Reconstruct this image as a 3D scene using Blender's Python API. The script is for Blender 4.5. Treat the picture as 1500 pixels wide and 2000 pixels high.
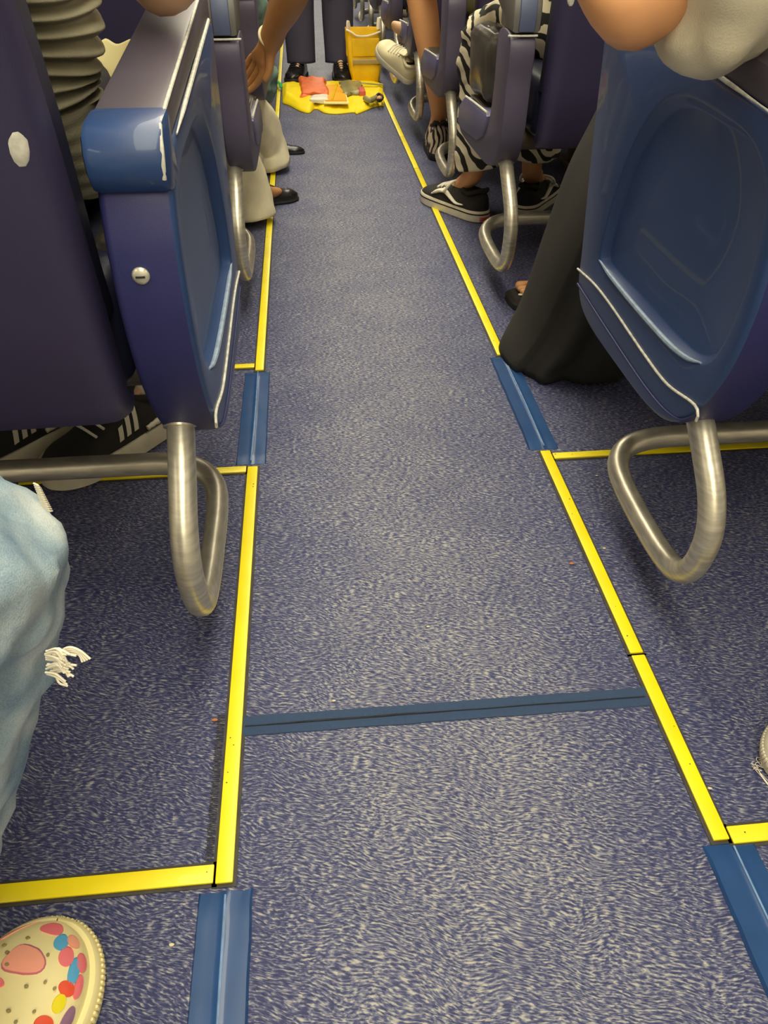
import bpy, bmesh, math, random
from mathutils import Vector, Matrix, noise
random.seed(4)
PI = math.pi
sc = bpy.context.scene
COL = sc.collection
for o in list(bpy.data.objects):
    bpy.data.objects.remove(o)

# ---------------------------------------------------------------- camera
FPX = 1450.0
CAM = Vector((0, 0, 0.74))
def _basis():
    Y = Vector((571 - 750, -205 - 1000, FPX)).normalized()
    x0 = Vector((1, 0, 0)); x0 = (x0 - Y * x0.dot(Y)).normalized()
    z0 = x0.cross(Y)
    r = -0.002
    X = math.cos(r) * x0 + math.sin(r) * z0
    Z = X.cross(Y)
    return Matrix((X, Y, Z))
RB = _basis()                      # world = RB @ (right, down, forward)
cd = bpy.data.cameras.new('camera'); cam = bpy.data.objects.new('camera', cd); COL.objects.link(cam)
cd.sensor_fit = 'VERTICAL'; cd.sensor_height = 36.0; cd.sensor_width = 27.0; cd.lens = FPX / 2000 * 36.0
cd.clip_start = 0.01; cd.clip_end = 60
m = Matrix.Identity(4)
for i in range(3):
    m[i][0] = RB[i][0]; m[i][1] = -RB[i][1]; m[i][2] = -RB[i][2]; m[i][3] = CAM[i]
cam.matrix_world = m
sc.camera = cam
def at(px, py, x=None, y=None, z=None):
    d = RB @ Vector((px - 750, py - 1000, FPX))
    if z is not None: t = (z - CAM.z) / d.z
    elif y is not None: t = (y - CAM.y) / d.y
    else: t = (x - CAM.x) / d.x
    return CAM + d * t

# ---------------------------------------------------------------- light and exposure
sc.view_settings.view_transform = 'Standard'
sc.view_settings.look = 'None'
sc.view_settings.exposure = 0.0
sc.view_settings.gamma = 1.0
sc.view_settings.use_curve_mapping = False
w = bpy.data.worlds.new('world'); sc.world = w; w.use_nodes = True
w.node_tree.nodes['Background'].inputs[0].default_value = (1.0, .95, .78, 1)
w.node_tree.nodes['Background'].inputs[1].default_value = 0.3
def area(name, loc, rot, sx, sy, power, col):
    l = bpy.data.lights.new(name, 'AREA'); l.shape = 'RECTANGLE'; l.size = sx; l.size_y = sy
    l.energy = power; l.color = col
    o = bpy.data.objects.new(name, l); COL.objects.link(o); o.location = loc; o.rotation_euler = rot
    return o
WARM = (1.0, .93, .72)
area('cabin_ceiling_light', (.13, 4.2, 2.10), (0, 0, 0), .75, 12.5, 215, WARM)
area('cabin_sidewall_light', (-1.35, 4.2, 1.55), (0, -math.radians(55), 0), .15, 12.5, 30, WARM)
area('cabin_sidewall_light', (1.61, 4.2, 1.55), (0, math.radians(55), 0), .15, 12.5, 30, WARM)

# ---------------------------------------------------------------- materials
def lin(c):
    c = c / 255.0
    return c / 12.92 if c <= 0.04045 else ((c + .055) / 1.055) ** 2.4
def L(rgb): return (lin(rgb[0]), lin(rgb[1]), lin(rgb[2]), 1)
def new_mat(name):
    mt = bpy.data.materials.new(name); mt.use_nodes = True
    nt = mt.node_tree; b = nt.nodes['Principled BSDF']
    return mt, nt, b
def mat(name, rgb, rough=.5, metal=0.0, var=.12, vscale=8.0, bump=0.0, bscale=300.0, spec=.5, coat=0.0, stretch=(1, 1, 1), rgb2=None):
    mt, nt, b = new_mat(name)
    b.inputs['Roughness'].default_value = rough; b.inputs['Metallic'].default_value = metal
    b.inputs['Specular IOR Level'].default_value = spec
    b.inputs['Coat Weight'].default_value = coat
    tc = nt.nodes.new('ShaderNodeTexCoord'); mp = nt.nodes.new('ShaderNodeMapping')
    mp.inputs['Scale'].default_value = stretch
    nt.links.new(tc.outputs['Object'], mp.inputs[0])
    nz = nt.nodes.new('ShaderNodeTexNoise'); nz.inputs['Scale'].default_value = vscale; nz.inputs['Detail'].default_value = 4
    nt.links.new(mp.outputs[0], nz.inputs['Vector'])
    rp = nt.nodes.new('ShaderNodeValToRGB')
    c = L(rgb)
    c2 = L(rgb2) if rgb2 else None
    rp.color_ramp.elements[0].position = .3; rp.color_ramp.elements[1].position = .7
    rp.color_ramp.elements[0].color = (c[0] * (1 - var), c[1] * (1 - var), c[2] * (1 - var), 1)
    rp.color_ramp.elements[1].color = c2 or (min(1, c[0] * (1 + var)), min(1, c[1] * (1 + var)), min(1, c[2] * (1 + var)), 1)
    nt.links.new(nz.outputs[0], rp.inputs[0]); nt.links.new(rp.outputs[0], b.inputs['Base Color'])
    if bump:
        n2 = nt.nodes.new('ShaderNodeTexNoise'); n2.inputs['Scale'].default_value = bscale; n2.inputs['Detail'].default_value = 3
        nt.links.new(mp.outputs[0], n2.inputs['Vector'])
        bp = nt.nodes.new('ShaderNodeBump'); bp.inputs['Strength'].default_value = bump; bp.inputs['Distance'].default_value = .002
        nt.links.new(n2.outputs[0], bp.inputs['Height']); nt.links.new(bp.outputs[0], b.inputs['Normal'])
    return mt
def floor_mat():
    mt, nt, b = new_mat('speckled_vinyl_floor')
    N = nt.nodes.new; K = nt.links.new
    tc = N('ShaderNodeTexCoord')
    # slow wobble of the streak direction
    wob = N('ShaderNodeTexNoise'); wob.inputs['Scale'].default_value = 14; wob.inputs['Detail'].default_value = 1
    K(tc.outputs['Object'], wob.inputs['Vector'])
    ma = N('ShaderNodeVectorMath'); ma.operation = 'MULTIPLY_ADD'
    ma.inputs[1].default_value = (.03, .03, 0)
    K(wob.outputs['Color'], ma.inputs[0]); K(tc.outputs['Object'], ma.inputs[2])
    mp = N('ShaderNodeMapping'); mp.inputs['Rotation'].default_value = (0, 0, math.radians(14)); mp.inputs['Scale'].default_value = (.26, 1, 1)
    mp0 = N('ShaderNodeMapping'); mp0.inputs['Rotation'].default_value = (0, 0, math.radians(16))
    mp.inputs['Rotation'].default_value = (0, 0, 0)
    K(ma.outputs[0], mp0.inputs[0]); K(mp0.outputs[0], mp.inputs[0])
    nz = N('ShaderNodeTexNoise'); nz.inputs['Scale'].default_value = 560; nz.inputs['Detail'].default_value = 2.5; nz.inputs['Roughness'].default_value = .55
    nz.inputs['Distortion'].default_value = .35
    K(mp.outputs[0], nz.inputs['Vector'])
    # wear: lighter along the middle of the aisle
    sp = N('ShaderNodeSeparateXYZ'); K(tc.outputs['Object'], sp.inputs[0])
    sub = N('ShaderNodeMath'); sub.operation = 'SUBTRACT'; sub.inputs[1].default_value = .125; K(sp.outputs[0], sub.inputs[0])
    ab = N('ShaderNodeMath'); ab.operation = 'ABSOLUTE'; K(sub.outputs[0], ab.inputs[0])
    mr = N('ShaderNodeMapRange'); mr.interpolation_type = 'SMOOTHSTEP'
    mr.inputs['From Min'].default_value = .05; mr.inputs['From Max'].default_value = .27
    mr.inputs['To Min'].default_value = .052; mr.inputs['To Max'].default_value = -.01
    K(ab.outputs[0], mr.inputs['Value'])
    big = N('ShaderNodeTexNoise'); big.inputs['Scale'].default_value = 7; big.inputs['Detail'].default_value = 5; big.inputs['Roughness'].default_value = .65
    K(tc.outputs['Object'], big.inputs['Vector'])
    bm_ = N('ShaderNodeMath'); bm_.operation = 'MULTIPLY_ADD'; bm_.inputs[1].default_value = .14; bm_.inputs[2].default_value = -.07
    K(big.outputs[0], bm_.inputs[0])
    a1 = N('ShaderNodeMath'); a1.operation = 'ADD'; K(nz.outputs[0], a1.inputs[0]); K(mr.outputs[0], a1.inputs[1])
    a2 = N('ShaderNodeMath'); a2.operation = 'ADD'; K(a1.outputs[0], a2.inputs[0]); K(bm_.outputs[0], a2.inputs[1])
    rp = N('ShaderNodeValToRGB'); cr = rp.color_ramp
    cr.elements[0].position = .40; cr.elements[0].color = L((46, 50, 90))
    cr.elements[1].position = .70; cr.elements[1].color = L((172, 170, 162))
    e = cr.elements.new(.50); e.color = L((70, 74, 112))
    e = cr.elements.new(.60); e.color = L((122, 123, 138))
    K(a2.outputs[0], rp.inputs[0])
    K(rp.outputs[0], b.inputs['Base Color'])
    b.inputs['Roughness'].default_value = .55
    b.inputs['Specular IOR Level'].default_value = .35
    bp = N('ShaderNodeBump'); bp.inputs['Strength'].default_value = .7; bp.inputs['Distance'].default_value = .002
    K(nz.outputs[0], bp.inputs['Height']); K(bp.outputs[0], b.inputs['Normal'])
    return mt
def zebra_mat(name, c1, c2, scale, rot=.6, dist=6.0):
    mt, nt, b = new_mat(name)
    N = nt.nodes.new; K = nt.links.new
    tc = N('ShaderNodeTexCoord'); mp = N('ShaderNodeMapping'); mp.inputs['Rotation'].default_value = (rot, rot * .5, rot)
    K(tc.outputs['Object'], mp.inputs[0])
    wv = N('ShaderNodeTexWave'); wv.inputs['Scale'].default_value = scale; wv.inputs['Distortion'].default_value = dist
    wv.inputs['Detail'].default_value = 1.5; wv.inputs['Detail Scale'].default_value = 1.2
    K(mp.outputs[0], wv.inputs['Vector'])
    rp = N('ShaderNodeValToRGB'); rp.color_ramp.elements[0].position = .36; rp.color_ramp.elements[1].position = .44
    rp.color_ramp.elements[0].color = L(c1); rp.color_ramp.elements[1].color = L(c2)
    K(wv.outputs[0], rp.inputs[0]); K(rp.outputs[0], b.inputs['Base Color'])
    b.inputs['Roughness'].default_value = .85
    return mt
def denim_mat():
    mt, nt, b = new_mat('washed_denim')
    N = nt.nodes.new; K = nt.links.new
    tc = N('ShaderNodeTexCoord')
    n1 = N('ShaderNodeTexNoise'); n1.inputs['Scale'].default_value = 18; n1.inputs['Detail'].default_value = 6; K(tc.outputs['Object'], n1.inputs['Vector'])
    n2 = N('ShaderNodeTexNoise'); n2.inputs['Scale'].default_value = 900; K(tc.outputs['Object'], n2.inputs['Vector'])
    mx = N('ShaderNodeMath'); mx.operation = 'MULTIPLY_ADD'; mx.inputs[1].default_value = .25; K(n2.outputs[0], mx.inputs[0]); K(n1.outputs[0], mx.inputs[2])
    rp = N('ShaderNodeValToRGB'); cr = rp.color_ramp
    cr.elements[0].position = .42; cr.elements[0].color = L((104, 132, 158)); cr.elements[1].position = .85; cr.elements[1].color = L((206, 214, 212))
    e = cr.elements.new(.6); e.color = L((150, 172, 186))
    K(mx.outputs[0], rp.inputs[0]); K(rp.outputs[0], b.inputs['Base Color']); b.inputs['Roughness'].default_value = .9
    bp = N('ShaderNodeBump'); bp.inputs['Strength'].default_value = .35; bp.inputs['Distance'].default_value = .001
    K(n2.outputs[0], bp.inputs['Height']); K(bp.outputs[0], b.inputs['Normal'])
    return mt

M = {}
M['floor'] = floor_mat()
M['panel'] = mat('blue_panel_plastic', (46, 70, 116), .42, var=.06, vscale=3, bump=.10, bscale=900, coat=.15)
M['spine'] = mat('navy_spine_plastic', (40, 42, 96), .5, var=.05, vscale=4, bump=.12, bscale=900)
M['cap'] = mat('glossy_blue_cap', (40, 68, 118), .42, var=.08, vscale=12, coat=.3)
M['pad'] = mat('dark_armrest_pad', (82, 76, 88), .45, var=.06)
M['shell'] = mat('purple_navy_shell', (54, 49, 80), .48, var=.06, vscale=3, bump=.12, bscale=800)
M['shell_grey'] = mat('grey_navy_shell', (84, 78, 100), .5, var=.06, vscale=3, bump=.12, bscale=800)
M['toe'] = mat('pale_navy_block', (96, 94, 128), .45, var=.05)
M['leather'] = mat('dark_blue_leather', (34, 36, 60), .45, var=.15, vscale=20, bump=.2, bscale=200)
M['metal'] = mat('satin_aluminium', (206, 200, 182), .36, metal=.72, var=.18, vscale=30, stretch=(1, 1, 6), bump=.05)
M['darkmetal'] = mat('dull_brown_metal', (120, 110, 96), .5, metal=.7, var=.15)
M['worn'] = mat('scuffed_white_edge', (205, 203, 190), .6, var=.25, vscale=120)
M['lit_scuff_blue'] = mat('lit_scuffed_blue_edge', (140, 158, 180), .5, var=.2, vscale=120)  # pale tone paints the highlight on the worn recess ledge
M['screw'] = mat('bright_screw', (225, 220, 200), .3, metal=.6, var=.1)
M['yellow'] = mat('yellow_path_strip', (250, 226, 8), .42, var=.05, vscale=14, coat=.2, rgb2=(255, 236, 20))
M['channel'] = mat('dark_strip_channel', (62, 58, 52), .7, var=.3, vscale=60)
M['tape'] = mat('blue_vinyl_tape', (36, 72, 122), .33, var=.12, vscale=22, coat=.25)
M['tape2'] = mat('blue_cloth_tape', (44, 66, 98), .8, var=.1, vscale=300, bump=.3, bscale=1200)
M['crack'] = mat('dark_crack', (38, 40, 44), .9, var=.3, vscale=60)
M['scratch'] = mat('pale_tape_crease', (120, 150, 190), .45, var=.2, vscale=90)
M['skin_tan'] = mat('tan_skin', (226, 164, 112), .5, var=.08, vscale=10, bump=.05)
M['skin_brown'] = mat('brown_skin', (192, 136, 82), .5, var=.1, vscale=10, bump=.05)
M['skin_pale'] = mat('pale_skin', (214, 172, 134), .5, var=.08, vscale=10, bump=.05)
M['skin_orange'] = mat('orange_tan_skin', (242, 176, 116), .5, var=.07, vscale=10, bump=.05)  # the skin's own even orange-tan tone
M['hair'] = mat('dark_hair', (36, 28, 24), .6, var=.3, vscale=60, stretch=(1, 1, .2))
M['grey_knit'] = mat('grey_olive_knit', (138, 132, 110), .95, var=.08, vscale=40, bump=.35, bscale=700)
M['cream_shirt'] = mat('cream_shirt_cloth', (228, 218, 188), .9, var=.05, vscale=20, bump=.2, bscale=600)
M['tan_cloth'] = mat('tan_cloth', (190, 165, 120), .9, var=.08, vscale=20, bump=.2)
M['black_cloth'] = mat('black_skirt_cloth', (44, 42, 38), .85, var=.15, vscale=9, bump=.25, bscale=900)
M['black_trousers'] = mat('charcoal_trousers', (58, 56, 58), .9, var=.1, bump=.2, bscale=700)
M['navy_uniform'] = mat('navy_uniform_cloth', (66, 64, 86), .9, var=.07, bump=.2, bscale=700)
M['teal_cloth'] = mat('teal_cloth', (112, 138, 126), .85, var=.15, vscale=16, bump=.2)
M['cream_trousers'] = mat('cream_linen', (240, 230, 196), .9, var=.08, vscale=26, bump=.3, bscale=500)
M['red_cloth'] = mat('red_cloth', (205, 40, 50), .8)
M['white_rubber'] = mat('off_white_rubber', (222, 214, 190), .55, var=.08, vscale=40)
M['cream_leather'] = mat('cream_shoe_leather', (226, 214, 172), .55, var=.05, vscale=30, bump=.1)
M['black_suede'] = mat('black_suede', (40, 37, 34), .85, var=.2, vscale=80, bump=.3, bscale=900)
M['black_gloss'] = mat('polished_black_leather', (26, 25, 26), .25, var=.1)
M['black_bag'] = mat('glossy_black_bag', (74, 70, 64), .28, var=.25, vscale=14, bump=.5, bscale=40)
M['white_lace'] = mat('white_lace', (232, 226, 205), .8)
M['black_rubber'] = mat('black_line', (24, 22, 22), .7)
M['red_mark'] = mat('red_heel_mark', (200, 90, 80), .6)
M['zebra'] = zebra_mat('black_and_cream_print', (36, 34, 32), (232, 222, 190), 9.0, .9, 11.0)
M['zebra2'] = zebra_mat('camouflage_black_white', (30, 28, 28), (220, 200, 180), 16.0, .2, 8)
M['denim'] = denim_mat()
M['thread'] = mat('cream_threads', (236, 228, 205), .95)
M['clog'] = mat('cream_clog_foam', (246, 232, 170), .5, var=.03, vscale=14)
for n, c in dict(p_pink=(240, 122, 128), p_blue=(92, 170, 214), p_red=(232, 84, 52), p_yellow=(238, 220, 20), p_purple=(150, 112, 140), p_navy=(108, 112, 190), p_salmon=(246, 166, 140), p_rim=(196, 110, 130), p_dot=(150, 138, 92)).items():
    M[n] = mat(n[2:] + '_balloon_print' if n not in ('p_dot', 'p_rim') else n[2:] + '_print', c, .5, var=.06)
M['vest'] = mat('yellow_vest_fabric', (248, 220, 10), .6, var=.06, vscale=12, bump=.2, bscale=150)
M['bagyellow'] = mat('amber_bag_fabric', (240, 194, 14), .6, var=.1, vscale=16, bump=.3, bscale=120)
M['reflective'] = mat('grey_reflective_tape', (178, 158, 108), .4)
M['orange'] = mat('orange_rubber', (234, 120, 70), .5, var=.15, vscale=30)
M['orange_card'] = mat('orange_card', (250, 176, 20), .5)
M['paper'] = mat('cream_paper', (250, 240, 178), .8, var=.03)
M['clear'] = mat('clear_plastic_tube', (150, 142, 96), .3, var=.2)
M['green'] = mat('green_ribbon', (40, 170, 90), .6)
M['wall'] = mat('cream_cabin_plastic', (222, 216, 204), .6, var=.03)
M['crumb'] = mat('pale_crumb', (214, 205, 170), .9)
M['crumb2'] = mat('orange_crumb', (190, 120, 80), .9)
M['belt'] = mat('blue_grey_pad', (84, 94, 124), .5, var=.05)
M['armgrey'] = mat('olive_grey_plastic', (104, 102, 98), .5, var=.08)
M['stripe_cloth'] = mat('olive_ribbed_cloth', (140, 134, 92), .9, bump=.6, bscale=200, stretch=(.2, 1, 1))

# ---------------------------------------------------------------- geometry helpers (a geo is (verts, faces))
def join(*gs):
    V = []; F = []
    for v, f in gs:
        n = len(V); V += list(v); F += [tuple(i + n for i in q) for q in f]
    return V, F
def xf(g, mtx): return [tuple(mtx @ Vector(v)) for v in g[0]], g[1]
def off(g, d): return [(v[0] + d[0], v[1] + d[1], v[2] + d[2]) for v in g[0]], g[1]
def from_bm(bm):
    bm.verts.ensure_lookup_table(); bm.verts.index_update()
    g = [tuple(v.co) for v in bm.verts], [tuple(v.index for v in f.verts) for f in bm.faces]
    bm.free(); return g
def box(x0, x1, y0, y1, z0, z1, bev=0.0, seg=2):
    bm = bmesh.new(); bmesh.ops.create_cube(bm, size=1)
    for v in bm.verts:
        v.co = Vector(((x0 + x1) / 2 + v.co.x * (x1 - x0), (y0 + y1) / 2 + v.co.y * (y1 - y0), (z0 + z1) / 2 + v.co.z * (z1 - z0)))
    if bev: bmesh.ops.bevel(bm, geom=bm.edges[:], offset=bev, segments=seg, profile=.6, affect='EDGES')
    return from_bm(bm)
def smooth_poly(pts, n, closed=True):
    """Catmull-Rom resample of a point list to n points, even in arc length."""
    P = [Vector(p) for p in pts]; k = len(P); out = []
    segs = k if closed else k - 1
    for i in range(segs):
        if closed: a, b, c, d = P[(i - 1) % k], P[i], P[(i + 1) % k], P[(i + 2) % k]
        else:
            b, c = P[i], P[i + 1]; a = P[i - 1] if i else b * 2 - c; d = P[i + 2] if i + 2 < k else c * 2 - b
        for j in range(12):
            t = j / 12
            out.append(.5 * ((2 * b) + (c - a) * t + (2 * a - 5 * b + 4 * c - d) * t * t + (3 * b - a - 3 * c + d) * t ** 3))
    if not closed: out.append(P[-1].copy())
    if closed: out.append(out[0].copy())
    cum = [0]
    for i in range(1, len(out)): cum.append(cum[-1] + (out[i] - out[i - 1]).length)
    T = cum[-1]; res = []; j = 0
    for i in range(n):
        s = T * i / (n if closed else n - 1)
        while j < len(cum) - 2 and cum[j + 1] < s: j += 1
        d = cum[j + 1] - cum[j]; t = (s - cum[j]) / d if d > 1e-9 else 0
        res.append(out[j].lerp(out[j + 1], min(1, max(0, t))))
    return res
def loft(rings, cap0=True, cap1=True, closed=True):
    V = []; F = []; n = len(rings[0])
    for r in rings: V += [tuple(p) for p in r]
    for i in range(len(rings) - 1):
        for j in range(n if closed else n - 1):
            a = i * n + j; b = i * n + (j + 1) % n
            F.append((a, b, b + n, a + n))
    if cap0: F.append(tuple(range(n - 1, -1, -1)))
    if cap1: F.append(tuple(range((len(rings) - 1) * n, len(rings) * n)))
    return V, F
def tube(pts, r, n=14, samples=None, smooth=True, rf=None, flat=1.0):
    """Round tube through pts; r a number or a list per control point; rf(t, angle) multiplies the radius."""
    k = len(pts)
    if smooth and k > 2:
        samples = samples or k * 6
        P = smooth_poly(pts, samples, closed=False)
    else:
        P = [Vector(p) for p in pts]
        if samples and k == 2: P = [P[0].lerp(P[1], i / (samples - 1)) for i in range(samples)]
        samples = len(P)
    rings = []; T = (P[1] - P[0]).normalized()
    up = Vector((0, 0, 1)) if abs(T.z) < .9 else Vector((0, 1, 0))
    N = (up - T * up.dot(T)).normalized()
    ctl = [Vector(p) for p in pts]
    cum = [0]
    for i in range(1, k): cum.append(cum[-1] + (ctl[i] - ctl[i - 1]).length)
    for i in range(samples):
        if i == 0: T = (P[1] - P[0]).normalized()
        elif i == samples - 1: T = (P[-1] - P[-2]).normalized()
        else: T = (P[i + 1] - P[i - 1]).normalized()
        N = (N - T * N.dot(T)).normalized(); B = T.cross(N)
        t = i / (samples - 1)
        if isinstance(r, (list, tuple)):
            s = t * cum[-1]; j = 0
            while j < k - 2 and cum[j + 1] < s: j += 1
            u = (s - cum[j]) / max(1e-9, cum[j + 1] - cum[j]); u = min(1, max(0, u)); u = u * u * (3 - 2 * u) * .5 + u * .5
            rr = r[j] * (1 - u) + r[j + 1] * u
        else: rr = r
        ring = []
        for q in range(n):
            a = 2 * PI * q / n; q_ = rr * (rf(t, a) if rf else 1)
            ring.append(P[i] + N * math.cos(a) * q_ * flat + B * math.sin(a) * q_)
        rings.append(ring)
    return loft(rings)
def ball(c, r, seg=16, rings=10, sc_=(1, 1, 1)):
    V = []; F = []
    R = []
    for i in range(1, rings):
        ph = PI * i / rings
        R.append([(c[0] + r * sc_[0] * math.sin(ph) * math.cos(2 * PI * j / seg), c[1] + r * sc_[1] * math.sin(ph) * math.sin(2 * PI * j / seg), c[2] + r * sc_[2] * math.cos(ph)) for j in range(seg)])
    return loft(R)
def prism_u(prof, u0, u1, bev=.006, n=96, smooth=False):
    """Profile in (y, z), extruded along x from u0 to u1 with rounded rims."""
    if smooth: P = smooth_poly([(0, a, b) for a, b in prof], n)
    else: P = [Vector((0, a, b)) for a, b in prof]
    c = sum(P, Vector()) / len(P)
    def inset(d):
        k = len(P); out = []
        area_ = sum(P[i].y * P[(i + 1) % k].z - P[(i + 1) % k].y * P[i].z for i in range(k))
        sg = 1 if area_ > 0 else -1
        for i in range(k):
            e = P[(i + 1) % k] - P[i - 1]
            nrm = Vector((0, e.z, -e.y)).normalized() * sg
            out.append(P[i] - nrm * d)
        return out
    s = 1 if u1 > u0 else -1
    rings = []
    for x, d in ((u0, bev), (u0 + s * bev * .3, bev * .3), (u0 + s * bev, 0), (u1 - s * bev, 0), (u1 - s * bev * .3, bev * .3), (u1, bev)):
        rings.append([Vector((x, p.y, p.z)) for p in inset(d)])
    return loft(rings)

# ---------------------------------------------------------------- object helpers
def make(name, geos, parent=None, origin=(0, 0, 0), smooth=True, angle=40):
    """geos: [(geo, material), ...] in world coordinates -> ONE mesh object, local to origin."""
    bm = bmesh.new(); mats = []
    for g, mt in geos:
        if mt not in mats: mats.append(mt)
        mi = mats.index(mt)
        vs = [bm.verts.new((v[0] - origin[0], v[1] - origin[1], v[2] - origin[2])) for v in g[0]]
        for f in g[1]:
            try:
                fc = bm.faces.new([vs[i] for i in f]); fc.material_index = mi
            except ValueError: pass
    bmesh.ops.recalc_face_normals(bm, faces=bm.faces[:])
    for f in bm.faces: f.smooth = smooth
    if smooth:
        ca = math.radians(angle)
        for e in bm.edges:
            if len(e.link_faces) == 2 and e.calc_face_angle(0) > ca: e.smooth = False
    me = bpy.data.meshes.new(name); bm.to_mesh(me); bm.free()
    for mt in mats: me.materials.append(mt)
    o = bpy.data.objects.new(name, me); COL.objects.link(o)
    if parent: o.parent = parent
    else: o.location = origin
    return o
def tag(o, label=None, cat=None, group=None, kind=None):
    if label: o['label'] = label
    if cat: o['category'] = cat
    if group: o['group'] = group
    if kind: o['kind'] = kind
    return o
def empty(name, loc, label, cat, group=None):
    o = bpy.data.objects.new(name, None); COL.objects.link(o); o.location = loc; o.empty_display_size = .05
    return tag(o, label, cat, group)
def struct(name, geos):
    o = make(name, geos); o['kind'] = 'structure'; return o
def copy_tree(o, parent=None):
    c = o.copy(); COL.objects.link(c)
    if parent: c.parent = parent
    for ch in [q for q in bpy.data.objects if q.parent == o]: copy_tree(ch, c)
    return c

# ================================================================ the cabin
struct('floor', [(box(-1.62, 1.88, -2, 11.5, -.03, 0), M['floor'])])
struct('ceiling', [(box(-1.62, 1.88, -2, 11.5, 2.15, 2.2), M['wall'])])
struct('wall_left', [(box(-1.66, -1.62, -2, 11.5, 0, 2.2), M['wall'])])
struct('wall_right', [(box(1.88, 1.92, -2, 11.5, 0, 2.2), M['wall'])])
struct('wall_front', [(box(-1.66, 1.92, 11.5, 11.54, 0, 2.2), M['wall'])])
struct('wall_back', [(box(-1.66, 1.92, -2.04, -2, 0, 2.2), M['wall'])])

# floor path strips
def strip(x0, x1, y0, y1, label, group=None):
    r = empty('floor_path_strip', ((x0 + x1) / 2, (y0 + y1) / 2, 0), label, 'floor strip', group)
    o = r.location
    e = .0035
    make('channel', [(box(x0 - e, x1 + e, y0 - e, y1 + e, -.001, .0012), M['channel'])], r, o)
    specks = []
    along = (y1 - y0) > (x1 - x0)
    ln = max(y1 - y0, x1 - x0)
    for i in range(int(min(ln, 1.6) * 9)):
        t = random.random() * min(1, 1.6 / ln)
        cx, cy = ((x0 + x1) / 2 + random.uniform(-.005, .005), y0 + t * (y1 - y0)) if along else (x0 + t * (x1 - x0), (y0 + y1) / 2 + random.uniform(-.005, .005))
        s = random.uniform(.0006, .0013)
        specks.append((off(ball((0, 0, 0), s, 6, 4, (1, 1, .2)), (cx, cy, .0041)), M['channel']))
    make('strip', [(box(x0, x1, y0, y1, .0008, .004, .0012), M['yellow'])] + specks, r, o)
LX, RX, WS = -.1225, .3775, .0085
strip(LX - WS, LX + WS, .337, 1.022, 'yellow strip along left aisle edge, between the two blue tape patches')
strip(LX - WS, LX + WS, 1.352, 9.0, 'long yellow strip along left aisle edge, running away beyond the farther left tape patch')
strip(RX - WS, RX + WS, .333, .572, 'short yellow strip on right aisle edge, below the chipped joint beside the cloth seam')
strip(RX - WS, RX + WS, .576, 1.022, 'yellow strip on right aisle edge, from the chipped joint up to the farther right tape patch')
strip(RX - WS, RX + WS, 1.372, 2.75, 'yellow strip on right aisle edge, passing under the toe of the black skate shoe')
strip(RX - WS, RX + WS, 2.755, 3.2, 'short yellow strip on right aisle edge, beyond the black skate shoe toe')
strip(RX - WS, RX + WS, 3.205, 9.0, 'yellow strip on right aisle edge, running past the spread yellow vest')
strip(-.345, LX - WS - .002, .338, .356, 'yellow cross strip on the left floor, just above the balloon-print clog')
strip(-.50, LX - WS - .002, 1.008, 1.024, 'yellow cross strip on the left floor, behind the baggage bar and white-soled sneakers')
strip(-.50, LX - WS - .002, 1.364, 1.380, 'yellow cross strip on the left floor, at the far end of the left tape patch')
strip(RX + WS + .002, .86, .328, .346, 'yellow cross strip at right frame edge, beside the nearest right tape patch')
strip(RX + WS + .002, .775, .998, 1.014, 'yellow cross strip on the right floor, behind the right metal baggage loop')

def tape(x0, x1, y0, y1, xm, label, skew=0.0):
    r = empty('tape_patch', ((x0 + x1) / 2, (y0 + y1) / 2, 0), label, 'tape', 'blue vinyl tape patches over the strip gaps')
    nx, ny = 26, 24
    V = []; F = []
    for j in range(ny + 1):
        for i in range(nx + 1):
            x = x0 + (x1 - x0) * i / nx; y = y0 + (y1 - y0) * j / ny
            x += skew * (j / ny) + .0012 * noise.noise((0 if i < 2 else 1, y * 40, x0))
            y2 = y + (.002 * noise.noise((x * 90, j, y0)) if j in (0, ny) else 0)
            d = abs(x - xm)
            z = .0044 + .0010 * max(0, 1 - d / .004) + .0002 + .0003 * noise.noise((x * 60, y * 20, 3))
            if i in (0, nx) or j in (0, ny): z = .0004
            V.append((x, y2, z))
    for j in range(ny):
        for i in range(nx): F.append((j * (nx + 1) + i, j * (nx + 1) + i + 1, (j + 1) * (nx + 1) + i + 1, (j + 1) * (nx + 1) + i))
    make('tape', [((V, F), M['tape'])], r, r.location)
    cr = []
    for k in range(7):
        a = Vector((random.uniform(x0 + .004, x1 - .012), random.uniform(y0 + .01, y1 - .03), .0022)); a2 = a + Vector((random.uniform(-.006, .01), random.uniform(-.03, .03), 0))
        cr.append((tube([a, a.lerp(a2, .5) + Vector((.001, 0, 0)), a2], .0003, 5), M['scratch']))
    cr.append((tube([(xm - .001, y0 + .005, .0049), (xm + .0005, (y0 + y1) / 2, .0050), (xm, y1 - .005, .0049)], .0011, 6), M['scratch']))
    make('crease', cr, r, r.location)
tape(-.146, -.0945, -.05, .330, -.120, 'blue tape patch on the left aisle edge, nearest one at the bottom of the photo')
tape(-.151, -.101, 1.032, 1.348, -.125, 'blue tape patch on the left aisle edge, beside the left metal baggage loop')
tape(.356, .410, -.05, .330, .386, 'blue tape patch on the right aisle edge, at the lower right corner')
tape(.352, .404, 1.030, 1.366, .380, 'blue tape patch on the right aisle edge, touching the black skirt hem')

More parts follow.
